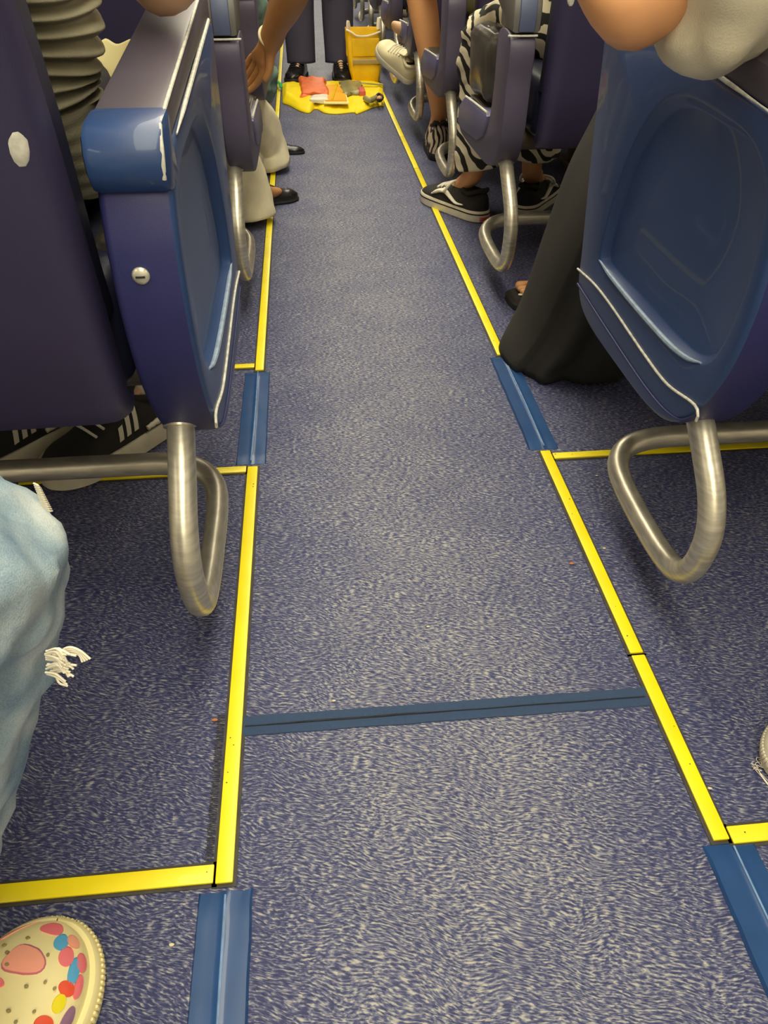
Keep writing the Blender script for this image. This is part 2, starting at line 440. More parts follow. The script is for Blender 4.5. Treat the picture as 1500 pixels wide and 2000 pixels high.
# cloth seam tape
def seam():
    r = empty('seam_tape', (.13, .514, 0), 'dark blue cloth tape seam running straight across the aisle floor', 'tape')
    nx = 60; rings = []
    V = []; F = []
    rows = [(-.0135, .0002), (-.013, .0014), (-.003, .0018), (-.0012, .0009), (.0006, .0009), (.003, .0018), (.0125, .0014), (.013, .0002)]
    for i in range(nx + 1):
        x = LX + WS + .001 + (RX - LX - 2 * WS - .002) * i / nx
        for k, (dy, z) in enumerate(rows):
            y = .515 + dy + .0012 * noise.noise((x * 20, k * .5, 0)) - .003 * (i / nx)
            V.append((x, y, z))
    k = len(rows)
    for i in range(nx):
        for j in range(k - 1): F.append((i * k + j, i * k + j + 1, (i + 1) * k + j + 1, (i + 1) * k + j))
    make('tape', [((V, F), M['tape2'])], r, r.location)
    pts = [(LX + WS + .003 + t * .475, .5145 - .003 * t + .0012 * noise.noise((t * 9, 1, 1)), .0016) for t in [i / 20 for i in range(21)]]
    wd = [.0006 + .0007 * max(0, math.sin(PI * min(1, max(0, (i / 20 - .05) / .45)))) for i in range(21)]
    make('crack', [(tube(pts, wd, 6, 80), M['crack'])], r, r.location)
seam()
# frayed weave beside the left strip
fr = []
for i in range(70):
    y = .36 + i * .0025
    x = LX - WS - .004
    fr.append((tube([(x, y, .0008), (x - .004, y + .0003, .0012), (x - .0075 - random.uniform(0, .002), y + random.uniform(-.0006, .0006), .0006)], .0005, 5, 5), M['channel']))
tag(make('carpet_fray', fr, None, (-.14, .45, 0)), 'grey frayed weave edge along the outside of the near left yellow strip', 'fray', kind='stuff')

# crumbs
CR = [(420, 1408, 1, 'orange crumb lying left of the left yellow strip'), (792, 406, 0, 'pale scrap on the far aisle floor, level with the black skate shoe'),
      (1165, 930, 0, 'white crumb beside the bend of the right baggage loop'), (1180, 1072, 0, 'white crumb below the right baggage loop, right of the strip'),
      (1116, 1102, 1, 'brown crumb inside the aisle, left of the right yellow strip'), (652, 1370, 0, 'pale crumb just above the cloth seam'),
      (1386, 1541, 0, 'white crumb on the aisle floor left of the lower right corner strip'), (836, 1225, 0, 'yellowish crumb in the middle of the aisle above the seam'),
      (336, 1846, 0, 'white crumb between the balloon clog and the left tape patch'), (700, 722, 0, 'white crumb in mid aisle, level with the far end of the left tape')]
for px, py, c, lb in CR:
    p = at(px, py, z=0)
    g = ball((0, 0, 0), .0016, 7, 5, (1.5, .8, .6))
    g = ([(v[0] * (1 + .4 * noise.noise((v[0] * 900, v[1] * 900, px))), v[1] * (1 + .5 * noise.noise((v[1] * 900, px, v[0] * 900))), v[2]) for v in g[0]], g[1])
    s = 1.6 if c else 1.1
    tag(make('crumb', [(off(([(v[0] * s, v[1] * s, v[2] * s) for v in g[0]], g[1]), (p.x, p.y, .0012 * s)), M['crumb2'] if c else M['crumb'])], None, (p.x, p.y, 0)), lb, 'crumb', 'crumbs scattered on the floor')

# ================================================================ seats
Y0 = .60                                    # y of the row origin in the first row
def seat_unit(side, X0, yr, exit_row, label):
    """A bench of three seats bolted together. Local x runs outward from the aisle face."""
    root = empty('airplane_seat_row', (X0, yr, 0), label, 'seat row')
    def T(g): return [(X0 + side * v[0], v[1] - Y0 + yr, v[2]) for v in g[0]], g[1]
    def add(name, geos, parent=root, **k): return make(name, [(T(g), mt) for g, mt in geos], parent, (X0, yr, 0), **k)
    TH = .062
    add0 = add
    if exit_row and side > 0:
        def warp(g): return [(v[0], v[1] - .035, v[2] + .02 * min(1, max(0, (v[2] - .47) / .1))) for v in g[0]], g[1]
        def add(name, geos, parent=root, **k): return add0(name, [(warp(g), mt) for g, mt in geos], parent, **k)
    if exit_row:
        prof = [(.664, .556), (.652, .53), (.645, .50), (.642, .44), (.655, .37), (.690, .305), (.735, .266), (.80, .250), (.92, .246), (1.02, .247), (1.075, .258), (1.103, .285), (1.112, .33), (1.135, .43), (1.160, .56), (1.168, .612), (1.10, .611), (.95, .597), (.80, .583), (.69, .573)]
        P = smooth_poly([(0, a, b) for a, b in prof], 128)
        c = Vector((0, .86, .45))
        # tear-drop recess, resampled by angle around c
        tear = smooth_poly([(0, a, b) for a, b in [(.80, .560), (.89, .560), (.95, .540), (1.0, .492), (1.028, .42), (1.036, .36), (1.025, .343), (.99, .340), (.92, .340), (.85, .340), (.78, .343), (.72, .352), (.685, .375), (.670, .42), (.668, .48), (.685, .528), (.73, .553)]], 400)
        def ray(poly, ang):
            d = Vector((0, math.cos(ang), math.sin(ang))); best = None
            for i in range(len(poly)):
                a = poly[i] - c; b = poly[(i + 1) % len(poly)] - c
                den = d.y * (b.z - a.z) - d.z * (b.y - a.y)
                if abs(den) < 1e-12: continue
                t = (a.y * (b.z - a.z) - a.z * (b.y - a.y)) / den; u = (a.y * d.z - a.z * d.y) / den
                if t > 0 and -1e-6 <= u <= 1 + 1e-6 and (best is None or t > best): best = t
            return best or .1
        n = 180; angs = [2 * PI * i / n for i in range(n)]
        outR = [ray(P, a) for a in angs]; tr = [ray(tear, a) for a in angs]
        def ring(x, rad): return [Vector((x, c.y + math.cos(a) * q, c.z + math.sin(a) * q)) for a, q in zip(angs, rad)]
        rings = [ring(TH, [q - .006 for q in outR]), ring(TH - .003, [q - .0015 for q in outR]), ring(TH - .007, outR), ring(.009, outR), ring(.004, [q - .0012 for q in outR]), ring(.001, [q - .004 for q in outR]), ring(0, [q - .008 for q in outR]),
                 ring(0, [q + .0025 for q in tr]), ring(.0006, tr), ring(.0024, [q - .0018 for q in tr]), ring(.0115, [q - .0085 for q in tr]), ring(.0130, [q - .012 for q in tr]), ring(.0134, [q * .5 for q in tr]), ring(.0134, [.005] * n)]
        g = loft(rings)
        # outer faces -> spine colour, aisle face -> panel colour
        nf = n; faces = g[1]
        spine_f = [f for i, f in enumerate(faces) if i < nf * 4 or i >= nf * 13]
        face_f = [f for i, f in enumerate(faces) if nf * 4 <= i < nf * 13]
        spine_f = spine_f[:-1]; face_f.append(faces[-1])
        add('end_panel', [((g[0], spine_f + face_f[:0]), M['spine']), ((g[0], face_f), M['panel'])])
        # ribs
        rib = [(-.0008, 1.109, .303), (-.0012, 1.03, .311), (-.0012, .955, .311), (-.0012, .83, .305), (-.0012, .758, .305), (-.0012, .70, .317), (-.0012, .682, .318), (-.0012, .676, .312), (-.0005, .678, .305)]
        add('worn_rib', [(tube(rib, .0016, 8, 60), M['worn'])])
        add('lower_rib', [(tube([(-.0002, 1.10, .283), (-.0004, .95, .276), (-.0004, .80, .272), (-.0004, .72, .282), (-.0002, .68, .31)], .0016, 8, 50), M['spine'])])
        add('lit_worn_recess_edge', [(tube([(.0008, 1.034, .345), (.0012, .99, .3415), (.0012, .92, .3405), (.0012, .85, .3410), (.0012, .78, .3435), (.0010, .735, .350), (.0012, .705, .360)], [.0012, .0030, .0032, .0032, .0032, .0028, .0012], 8, 60), M['lit_scuff_blue'])])  # pale strip painting the light caught by the worn, upward-facing lower ledge
        # armrest
        nose = [(.672, .545), (.655, .552), (.647, .566), (.647, .582), (.655, .596), (.668, .602), (.690, .604), (.704, .604), (.704, .585), (.704, .552)]
        add('armrest_nose', [(prism_u(nose, -.001, TH + .002, .006), M['cap'])])
        arm = [(.706, .573), (.706, .603), (.95, .630), (1.16, .654), (1.178, .650), (1.182, .632), (1.172, .613), (.95, .598)]
        add('armrest', [(prism_u(arm, .003, TH + .001, .006), M['pad'])])
        add('worn_armrest_edge', [(tube([(.003, 1.15, .6165), (.0015, .95, .598), (.0005, .80, .584), (-.0002, .73, .578)] + ([(-.0002, .69, .574), (.002, .66, .57)] if side > 0 else []), [.0026] * 2 + [.0022, .0008] + ([.002, .001] if side > 0 else []), 8, 60), M['worn'])])
        if side < 0: add('worn_top_edge', [(tube([(.006, 1.16, .652), (.005, .95, .628), (.004, .78, .6095), (.003, .70, .6015), (.002, .665, .598), (.001, .650, .582), (.003, .650, .562)], .0018, 8, 50), M['worn'])])
        add('screw', [(off(xf(ball((0, 0, 0), .0078, 20, 10, (1, .45, 1)), Matrix.Identity(4)), (.036, .6425, .486)), M['screw']), (box(.032, .040, .6385, .640, .4852, .4868), M['crack'])])
    else:
        spine = [(.655, .530), (.652, .45), (.654, .37), (.668, .325), (.700, .293), (.745, .276), (.80, .268), (.95, .263), (1.08, .262), (1.115, .268), (1.13, .283), (1.125, .30), (1.06, .312), (.93, .318), (.84, .326), (.795, .345), (.772, .38), (.760, .44), (.756, .530)]
        P = smooth_poly([(0, a, b) for a, b in spine], 140)
        add('end_panel', [(prism_u([(p.y, p.z) for p in P], 0, .052, .006), M['shell_grey'])])
        toe = [(1.13, .285), (1.12, .325), (1.065, .352), (1.05, .356), (.80, .370), (.788, .366), (.790, .345), (.82, .318), (.88, .296), (1.0, .284), (1.1, .275)]
        add('end_panel_block', [(prism_u(toe, -.004, .050, .005), M['toe'])])
        add('block_edge', [(tube([(.0, 1.055, .356), (.0, .93, .364), (.0, .80, .371)], .0028, 8, 20), M['worn'])])
        # ridged tread on the block
        add('block_tread', [(box(.008 + i * .005, .0105 + i * .005, .81, 1.03, .362, .3655), M['darkmetal']) for i in range(8)])
        arm = [(.652, .538), (.648, .565), (.655, .60), (.675, .615), (.75, .618), (1.10, .626), (1.14, .618), (1.145, .598), (1.12, .585), (.80, .575), (.755, .56), (.75, .538)]
        add('armrest', [(prism_u(arm, .002, .058, .007), M['armgrey'])])
        add('armrest_pad', [(prism_u([(.6465, .540), (.642, .566), (.650, .603), (.673, .620), (.75, .6225), (1.09, .630), (1.09, .60), (.75, .595), (.69, .58), (.67, .54)], .014, .046, .003), M['belt'])])
        add('panel_top_trim', [(tube([(-.001, .66, .532), (-.001, .651, .533), (.010, .650, .533), (.045, .650, .533), (.053, .652, .533)], .002, 6, 20), M['worn'])])
    add = add0
    # baggage loop and bar (the lateral bar is part of the same bent tube)
    u = .040 if side < 0 else .027
    lp = [(u + .004, .76, .355), (u + .002, .715, .305), (u, .655, .262), (u, .612, .224), (u, .592, .182), (u, .598, .130), (u, .622, .098), (u, .665, .084), (u, .74, .080), (u, .815, .084), (u + .006, .86, .091), (u + .030, .888, .100), (u + .075, .897, .106), (u + .16, .898, .107), (u + .45, .898, .107), (u + .9, .898, .107), (1.40, .898, .107)]
    add('baggage_bar', [(tube(lp, [.015] * 10 + [.0155] + [.0165] * 6, 18, 170), M['metal'])])
    add('post_collar', [(tube([(u + .002, .742, .338), (u + .002, .70, .293)], .0182, 18), M['metal'])])
    for uu in (.53, .98):
        add('leg', [(join(tube([(uu, .74, .34), (uu, .70, .18), (uu, .68, .02)], .018, 12), tube([(uu, 1.05, .34), (uu, 1.0, .18), (uu, 1.02, .02)], .018, 12), box(uu - .025, uu + .025, .62, 1.10, 0, .022, .004)), M['darkmetal'])])
    add('cross_beam', [(join(tube([(.02, .80, .318), (1.42, .80, .318)], .024, 16), tube([(.02, 1.06, .318), (1.42, 1.06, .318)], .020, 16)), M['darkmetal'])])
    for k in range(3):
        u0 = .078 + k * .455; u1 = u0 + .425
        # shell: rounded-edge rings from bottom to top, hooked inward at the base
        rings = []
        lv = [(.330, .700, .66), (.327, .672, .90), (.333, .650, .97), (.355, .636, 1.0), (.45, .628, 1), (.60, .612, 1), (.75, .585, 1), (.90, .55, 1), (1.0, .52, 1), (1.08, .50, .97), (1.115, .50, .88), (1.12, .515, .7)]
        for z, y, wd in lv:
            cx = (u0 + u1) / 2; h = (u1 - u0) / 2 * (.985 if wd == 1 else .985 * (1 - (1 - wd) * .08))
            d = .045 if .33 < z < 1.1 else .02
            ring = []
            for a, b in [(-1, 1), (-1, .55), (-.985, .25), (-.95, .08), (-.88, 0), (-.5, -.06), (0, -.09), (.5, -.06), (.88, 0), (.95, .08), (.985, .25), (1, .55), (1, 1)]:
                ring.append(Vector((cx + a * h, y + b * d, z)))
            rings.append(ring)
        add('seat_shell', [(loft(rings, True, True), M['shell'])])
        bk = []
        for z, y in [(.43, .69), (.47, .683), (.60, .672), (.75, .645), (.90, .61), (1.0, .58), (1.09, .56), (1.10, .55)]:
            cx = (u0 + u1) / 2; h = (u1 - u0) / 2 - .006
            bk.append([Vector((cx + a * h, y + b, z)) for a, b in [(-1, -.02), (-1, .02), (-.93, .055), (-.8, .06), (-.4, .045), (0, .04), (.4, .045), (.8, .06), (.93, .055), (1, .02), (1, -.02)]])
        add('back_cushion', [(loft(bk), M['leather'])])
        add('seat_cushion', [(box(u0 + .002, u1 - .002, .70, 1.155, .335, .452, .03, 4), M['leather'])])
        if k: add('armrest', [(prism_u([(.655, .58), (.66, .62), (.70, .632), (1.05, .64), (1.08, .63), (1.08, .61), (.72, .60)], u0 - .036, u0 + .004, .006), M['pad'])])
        add('seat_screw', [(ball((u0 + .022, .6345 - (.018 if side < 0 else .018), .60), .012, 14, 8, (.8, .35, 1.5)), M['worn'])])
    return root
XL, XR = -.114, .400
rows_y = [Y0, 1.595, 2.335, 3.075, 3.815, 4.555, 5.295, 6.035, 6.775]
seat_unit(-1, XL, rows_y[0], True, 'near left seat row with blue end panel, round screw and chrome baggage loop')
seat_unit(1, XR, rows_y[0], True, 'near right seat row with large blue end panel bearing a teardrop recess')
pl = seat_unit(-1, XL, rows_y[1], False, 'left seat row next beyond the screwed blue end panel, cream trouser leg below it')
pr_ = seat_unit(1, XR, rows_y[1], False, 'right seat row with the glossy black bag and black skate shoes under it')
lab_l = ['left seat row where the teal trousered passenger sits', 'left seat row beside the small green ribbon', 'left seat row level with the navy trousered standing legs',
         'left seat row just past the navy trousered standing legs', 'second left seat row past the standing legs', 'third left seat row past the standing legs', 'farthest left seat row in the cabin']
lab_r = ['right seat row with a bare tan leg leaning out past it', 'right seat row with a white sneaker dangling from it', 'right seat row level with the upright yellow bag',
         'right seat row just past the upright yellow bag', 'second right seat row past the yellow bag', 'third right seat row past the yellow bag', 'farthest right seat row in the cabin']
for i in range(2, 9):
    for proto, labs in ((pl, lab_l), (pr_, lab_r)):
        c = copy_tree(proto); c.location.y = rows_y[i]; c['label'] = labs[i - 2]

# ================================================================ people helpers
def skin_bake(V, E, root, sub=2, wr=0.0, ws=20.0, seed=0):
    """V {key: (pos, radius)}, E [(a, b)] -> geo of one continuous skinned surface."""
    keys = list(V); idx = {k: i for i, k in enumerate(keys)}
    me = bpy.data.meshes.new('tmp'); me.from_pydata([tuple(V[k][0]) for k in keys], [(idx[a], idx[b]) for a, b in E], [])
    o = bpy.data.objects.new('tmp', me); COL.objects.link(o)
    sm = o.modifiers.new('s', 'SKIN'); sm.use_smooth_shade = True; sm.branch_smoothing = .35
    sv = me.skin_vertices[0].data
    for k in keys:
        r = V[k][1]; rr = r if isinstance(r, (tuple, list)) else (r, r)
        sv[idx[k]].radius = rr; sv[idx[k]].use_root = (k == root)
    ss = o.modifiers.new('u', 'SUBSURF'); ss.levels = sub
    dg = bpy.context.evaluated_depsgraph_get(); ev = o.evaluated_get(dg)
    m2 = bpy.data.meshes.new_from_object(ev)
    vs = []
    for v in m2.vertices:
        p = Vector(v.co)
        if wr:
            d = noise.noise((p.x * ws + seed, p.y * ws, p.z * ws * 1.6)) + .5 * noise.noise((p.x * ws * 2.3, p.y * ws * 2.3 + seed, p.z * ws * 3))
            p = p + Vector(v.normal) * wr * d
        vs.append(tuple(p))
    g = vs, [tuple(f.vertices) for f in m2.polygons]
    bpy.data.objects.remove(o); bpy.data.meshes.remove(m2)
    return g

def hand(V, E, wrist, d, nrm, tag_, curl=.5, s=1.0, thumb=1):
    """Adds palm, five unequal bent fingers to the skeleton. d points to the fingers, nrm out of the palm."""
    W = Vector(V[wrist][0]); d = Vector(d).normalized(); nrm = Vector(nrm); nrm = (nrm - d * nrm.dot(d)).normalized(); lat = d.cross(nrm)
    V[tag_ + 'p'] = (W + d * .045 * s, .021 * s); E.append((wrist, tag_ + 'p'))
    for i, (ox, ln) in enumerate([(-.027, .062), (-.009, .074), (.009, .080), (.027, .070)]):
        k = W + d * (.088 - abs(ox) * .25) * s + lat * ox * s
        V[f'{tag_}k{i}'] = (k, .0100 * s); E.append((tag_ + 'p', f'{tag_}k{i}'))
        d1 = (d + nrm * curl * .5).normalized(); a = k + d1 * ln * .5 * s
        d2 = (d + nrm * curl * 1.4).normalized(); b = a + d2 * ln * .3 * s
        d3 = (d + nrm * curl * 2.2).normalized(); c = b + d3 * ln * .25 * s
        for n_, q, r in (('a', a, .0086), ('b', b, .0078), ('c', c, .0066)): V[f'{tag_}{n_}{i}'] = (q, r * s)
        E += [(f'{tag_}k{i}', f'{tag_}a{i}'), (f'{tag_}a{i}', f'{tag_}b{i}'), (f'{tag_}b{i}', f'{tag_}c{i}')]
    t0 = W + d * .030 * s - lat * thumb * .024 * s; t1 = t0 + (d * .7 - lat * thumb * .7 + nrm * .2).normalized() * .034 * s; t2 = t1 + (d - lat * thumb * .25 + nrm * .35).normalized() * .030 * s
    V[tag_ + 't0'] = (t0, .013 * s); V[tag_ + 't1'] = (t1, .0098 * s); V[tag_ + 't2'] = (t2, .0078 * s)
    E += [(wrist, tag_ + 't0'), (tag_ + 't0', tag_ + 't1'), (tag_ + 't1', tag_ + 't2')]

def skeleton(J, s=1.0, toes=()):
    """J holds world joints: pelvis chest neck head, and per side L/R: sh el wr hip kn an toe. Returns V, E."""
    V = {}; E = []
    P = {k: Vector(v) for k, v in J.items()}
    V['pelvis'] = (P['pelvis'], (.13 * s, .105 * s)); V['waist'] = (P['pelvis'].lerp(P['chest'], .45), (.115 * s, .09 * s)); V['chest'] = (P['chest'], (.135 * s, .10 * s))
    V['neck0'] = (P['neck'] - (P['neck'] - P['chest']).normalized() * .03, .062 * s); V['neck'] = (P['neck'] + Vector((0, 0, .03)), .05 * s)
    hd = P['head']; V['jaw'] = (hd + Vector((0, .02, -.045)), .060 * s); V['head'] = (hd + Vector((0, 0, .02)), .078 * s); V['crown'] = (hd + Vector((0, -.01, .075)), .058 * s)
    V['nose'] = (hd + P.get('fdir', Vector((0, 1, 0))) * .105 + Vector((0, 0, -.015)), .011)
    E += [('pelvis', 'waist'), ('waist', 'chest'), ('chest', 'neck0'), ('neck0', 'neck'), ('neck', 'jaw'), ('jaw', 'head'), ('head', 'crown'), ('head', 'nose')]
    for q in 'LR':
        if q + 'sh' in P:
            V[q + 'sh'] = (P[q + 'sh'], .050 * s); V[q + 'ua'] = (P[q + 'sh'].lerp(P[q + 'el'], .55), .043 * s); V[q + 'el'] = (P[q + 'el'], .040 * s)
            V[q + 'fa'] = (P[q + 'el'].lerp(P[q + 'wr'], .35), .038 * s); V[q + 'wr'] = (P[q + 'wr'], .025 * s)
            E += [('chest', q + 'sh'), (q + 'sh', q + 'ua'), (q + 'ua', q + 'el'), (q + 'el', q + 'fa'), (q + 'fa', q + 'wr')]
            d = P.get(q + 'hd', P[q + 'wr'] - P[q + 'el']); n_ = P.get(q + 'hn', Vector((0, 0, -1)))
            if abs(d.normalized().dot(n_.normalized())) > .9: n_ = Vector((0, -1, 0))
            hand(V, E, q + 'wr', d, n_, q + 'h', .45, 1.0, 1 if q == 'R' else -1)
        V[q + 'hip'] = (P[q + 'hip'], .085 * s); V[q + 'th'] = (P[q + 'hip'].lerp(P[q + 'kn'], .5), .072 * s); V[q + 'kn'] = (P[q + 'kn'], .056 * s)
        V[q + 'ca'] = (P[q + 'kn'].lerp(P[q + 'an'], .33), .052 * s); V[q + 'lo'] = (P[q + 'kn'].lerp(P[q + 'an'], .78), .036 * s); V[q + 'an'] = (P[q + 'an'], .031 * s)
        V[q + 'ba'] = (P[q + 'an'].lerp(P[q + 'toe'], .62) + Vector((0, 0, -.012)), (.033, .020)); V[q + 'toe'] = (P[q + 'toe'], (.030, .013))
        E += [('pelvis', q + 'hip'), (q + 'hip', q + 'th'), (q + 'th', q + 'kn'), (q + 'kn', q + 'ca'), (q + 'ca', q + 'lo'), (q + 'lo', q + 'an'), (q + 'an', q + 'ba'), (q + 'ba', q + 'toe')]
        if q in toes:
            T = P[q + 'toe']; d = (P[q + 'toe'] - P[q + 'an']); d.z = 0; d.normalize(); lat = Vector((d.y, -d.x, 0)) * (1 if q == 'R' else -1)
            for i, (o_, ln, r) in enumerate([(-.026, .040, .0125), (-.009, .036, .0085), (.004, .031, .0078), (.016, .026, .0072), (.027, .020, .0068)]):
                V[f'{q}to{i}'] = (T + lat * o_ + d * .012, r); V[f'{q}tp{i}'] = (T + lat * o_ * 1.1 + d * ln + Vector((0, 0, -.004)), r * .85)
                E += [(q + 'toe', f'{q}to{i}'), (f'{q}to{i}', f'{q}tp{i}')]
    return V, E

def person(label, J, skin, s=1.0, toes=(), hair=True):
    V, E = skeleton(J, s, toes)
    g = skin_bake(V, E, 'pelvis', 2)
    o = make('person', [(g, skin)], None, tuple(J['pelvis'][:2]) + (0,), angle=180)
    tag(o, label, 'person')
    if hair:
        h = Vector(J['head'])
        hg = ball(tuple(h + Vector((0, -.018, .03))), .098, 24, 14, (.92, 1.0, 1.08))
        hg = ([v if v[2] > h.z - .05 or v[1] < h.y - .01 else (v[0], v[1] - .05, v[2] + .02) for v in hg[0]], hg[1])
        make('hair', [(hg, M['hair'])], o, o.location)
    return o

def garment(o, name, V, E, root, mt, wr=.006, ws=22, sub=3, seed=0, extra=()):
    g = skin_bake({k: (Vector(p), r) for k, (p, r) in V.items()}, E, root, sub, wr, ws, seed)
    return make(name, [(g, mt)] + list(extra), o, o.location, angle=180)

def torso_garment(o, J, mt, name='shirt', r=1.0, sleeves='LR', full=True, seed=1, wr=.006):
    P = {k: Vector(v) for k, v in J.items()}
    V = {'a': (P['pelvis'] + Vector((0, 0, .02)), (.155 * r, .13 * r)), 'b': (P['pelvis'].lerp(P['chest'], .5), (.145 * r, .115 * r)), 'c': (P['chest'], (.155 * r, .118 * r)), 'd': (P['neck'], .07)}
    E = [('a', 'b'), ('b', 'c'), ('c', 'd')]
    for q in sleeves:
        e = P[q + 'el'] if full else P[q + 'sh'].lerp(P[q + 'el'], .6)
        V[q + '1'] = (P[q + 'sh'], .068 * r); V[q + '2'] = (P[q + 'sh'].lerp(e, .5), .060 * r); V[q + '3'] = (e, .054 * r)
        E += [('c', q + '1'), (q + '1', q + '2'), (q + '2', q + '3')]
        if full == 2:
            V[q + '4'] = (P[q + 'el'].lerp(P[q + 'wr'], .9), .042 * r); E.append((q + '3', q + '4'))
    return garment(o, name, V, E, 'a', mt, wr, 20, 3, seed)

def trousers(o, J, mt, name='trousers', hemr=.055, kr=.078, endk=.86, wr=.006, seed=2, sides='LR', hems=None, sub=3):
    P = {k: Vector(v) for k, v in J.items()}
    V = {'a': (P['pelvis'] + Vector((0, 0, .05)), (.15, .12)), 'b': (P['pelvis'], (.155, .12))}
    E = [('a', 'b')]
    for q in sides:
        hr = (hems or {}).get(q, hemr)
        V[q + '1'] = (P[q + 'hip'], .098); V[q + '2'] = (P[q + 'hip'].lerp(P[q + 'kn'], .5), .088); V[q + '3'] = (P[q + 'kn'], kr)
        V[q + '4'] = (P[q + 'kn'].lerp(P[q + 'an'], endk * .5), (kr + hr) / 2); V[q + '5'] = (P[q + 'kn'].lerp(P[q + 'an'], endk), hr)
        E += [('b', q + '1')] + [(f'{q}{i}', f'{q}{i + 1}') for i in range(1, 5)]
    return garment(o, name, V, E, 'b', mt, wr, 24, sub, seed)

def seated(x, yr, side=1, **kw):
    """Default joints of a seated passenger: x of the seat middle, yr the row origin."""
    y = yr + .27
    J = dict(pelvis=(x, y, .555), chest=(x, y - .05, .90), neck=(x, y - .04, 1.06), head=(x, y + .0, 1.18))
    for q, s_ in (('L', -1), ('R', 1)):
        J[q + 'sh'] = (x + s_ * .17, y - .04, .99); J[q + 'el'] = (x + s_ * .20, y + .02, .72); J[q + 'wr'] = (x + s_ * .11, y + .24, .68)
        J[q + 'hip'] = (x + s_ * .085, y + .03, .535); J[q + 'kn'] = (x + s_ * .10, y + .44, .50); J[q + 'an'] = (x + s_ * .10, y + .45, .10); J[q + 'toe'] = (x + s_ * .11, y + .60, .035)
    J.update(kw)
    return J

# ---------------------------------------------------------------- shoes
def shoe_fn(Ln, W, H, toe_h, open_t=.30, sole=.022):
    def w_(t):
        base = .70 + .30 * math.sin(PI * min(1, max(0, (t - .05) / .95)) ** 1.25 * .98) if t < .72 else None
        if t < .72: b = .72 + .28 * (3 * (t / .72) ** 2 - 2 * (t / .72) ** 3)
        else: b = 1.0
        if t < .16: b *= math.sqrt(max(0, 1 - ((.16 - t) / .16) ** 2))
        if t > .74: b *= math.sqrt(max(0, 1 - ((t - .74) / .26) ** 2))
        return W / 2 * b
    def h_(t):
        if t < .38: h = H - (H * .10) * math.sin(PI * t / .38)
        elif t < .80:
            u = (t - .38) / .42; h = H + (toe_h - H) * (u * u * (3 - 2 * u))
        else: h = toe_h * (1 - ((t - .80) / .20) ** 2 * .45)
        if t < .05: h *= .75 + .25 * math.sqrt(max(0, t / .05))
        return h
    def S(t, ph, o_=0.0):
        cp, sp = math.cos(ph), math.sin(ph)
        w0 = w_(t) * .97 + o_
        x = w0 * math.copysign(abs(cp) ** .62, cp)
        k = .45 if t < .4 else .25
        x *= 1 - k * (abs(sp) ** 3) * .6
        z = sole * .85 + (h_(t) - sole * .85 + o_) * abs(sp) ** .85
        return Vector((x, t * Ln, z))
    return w_, h_, S
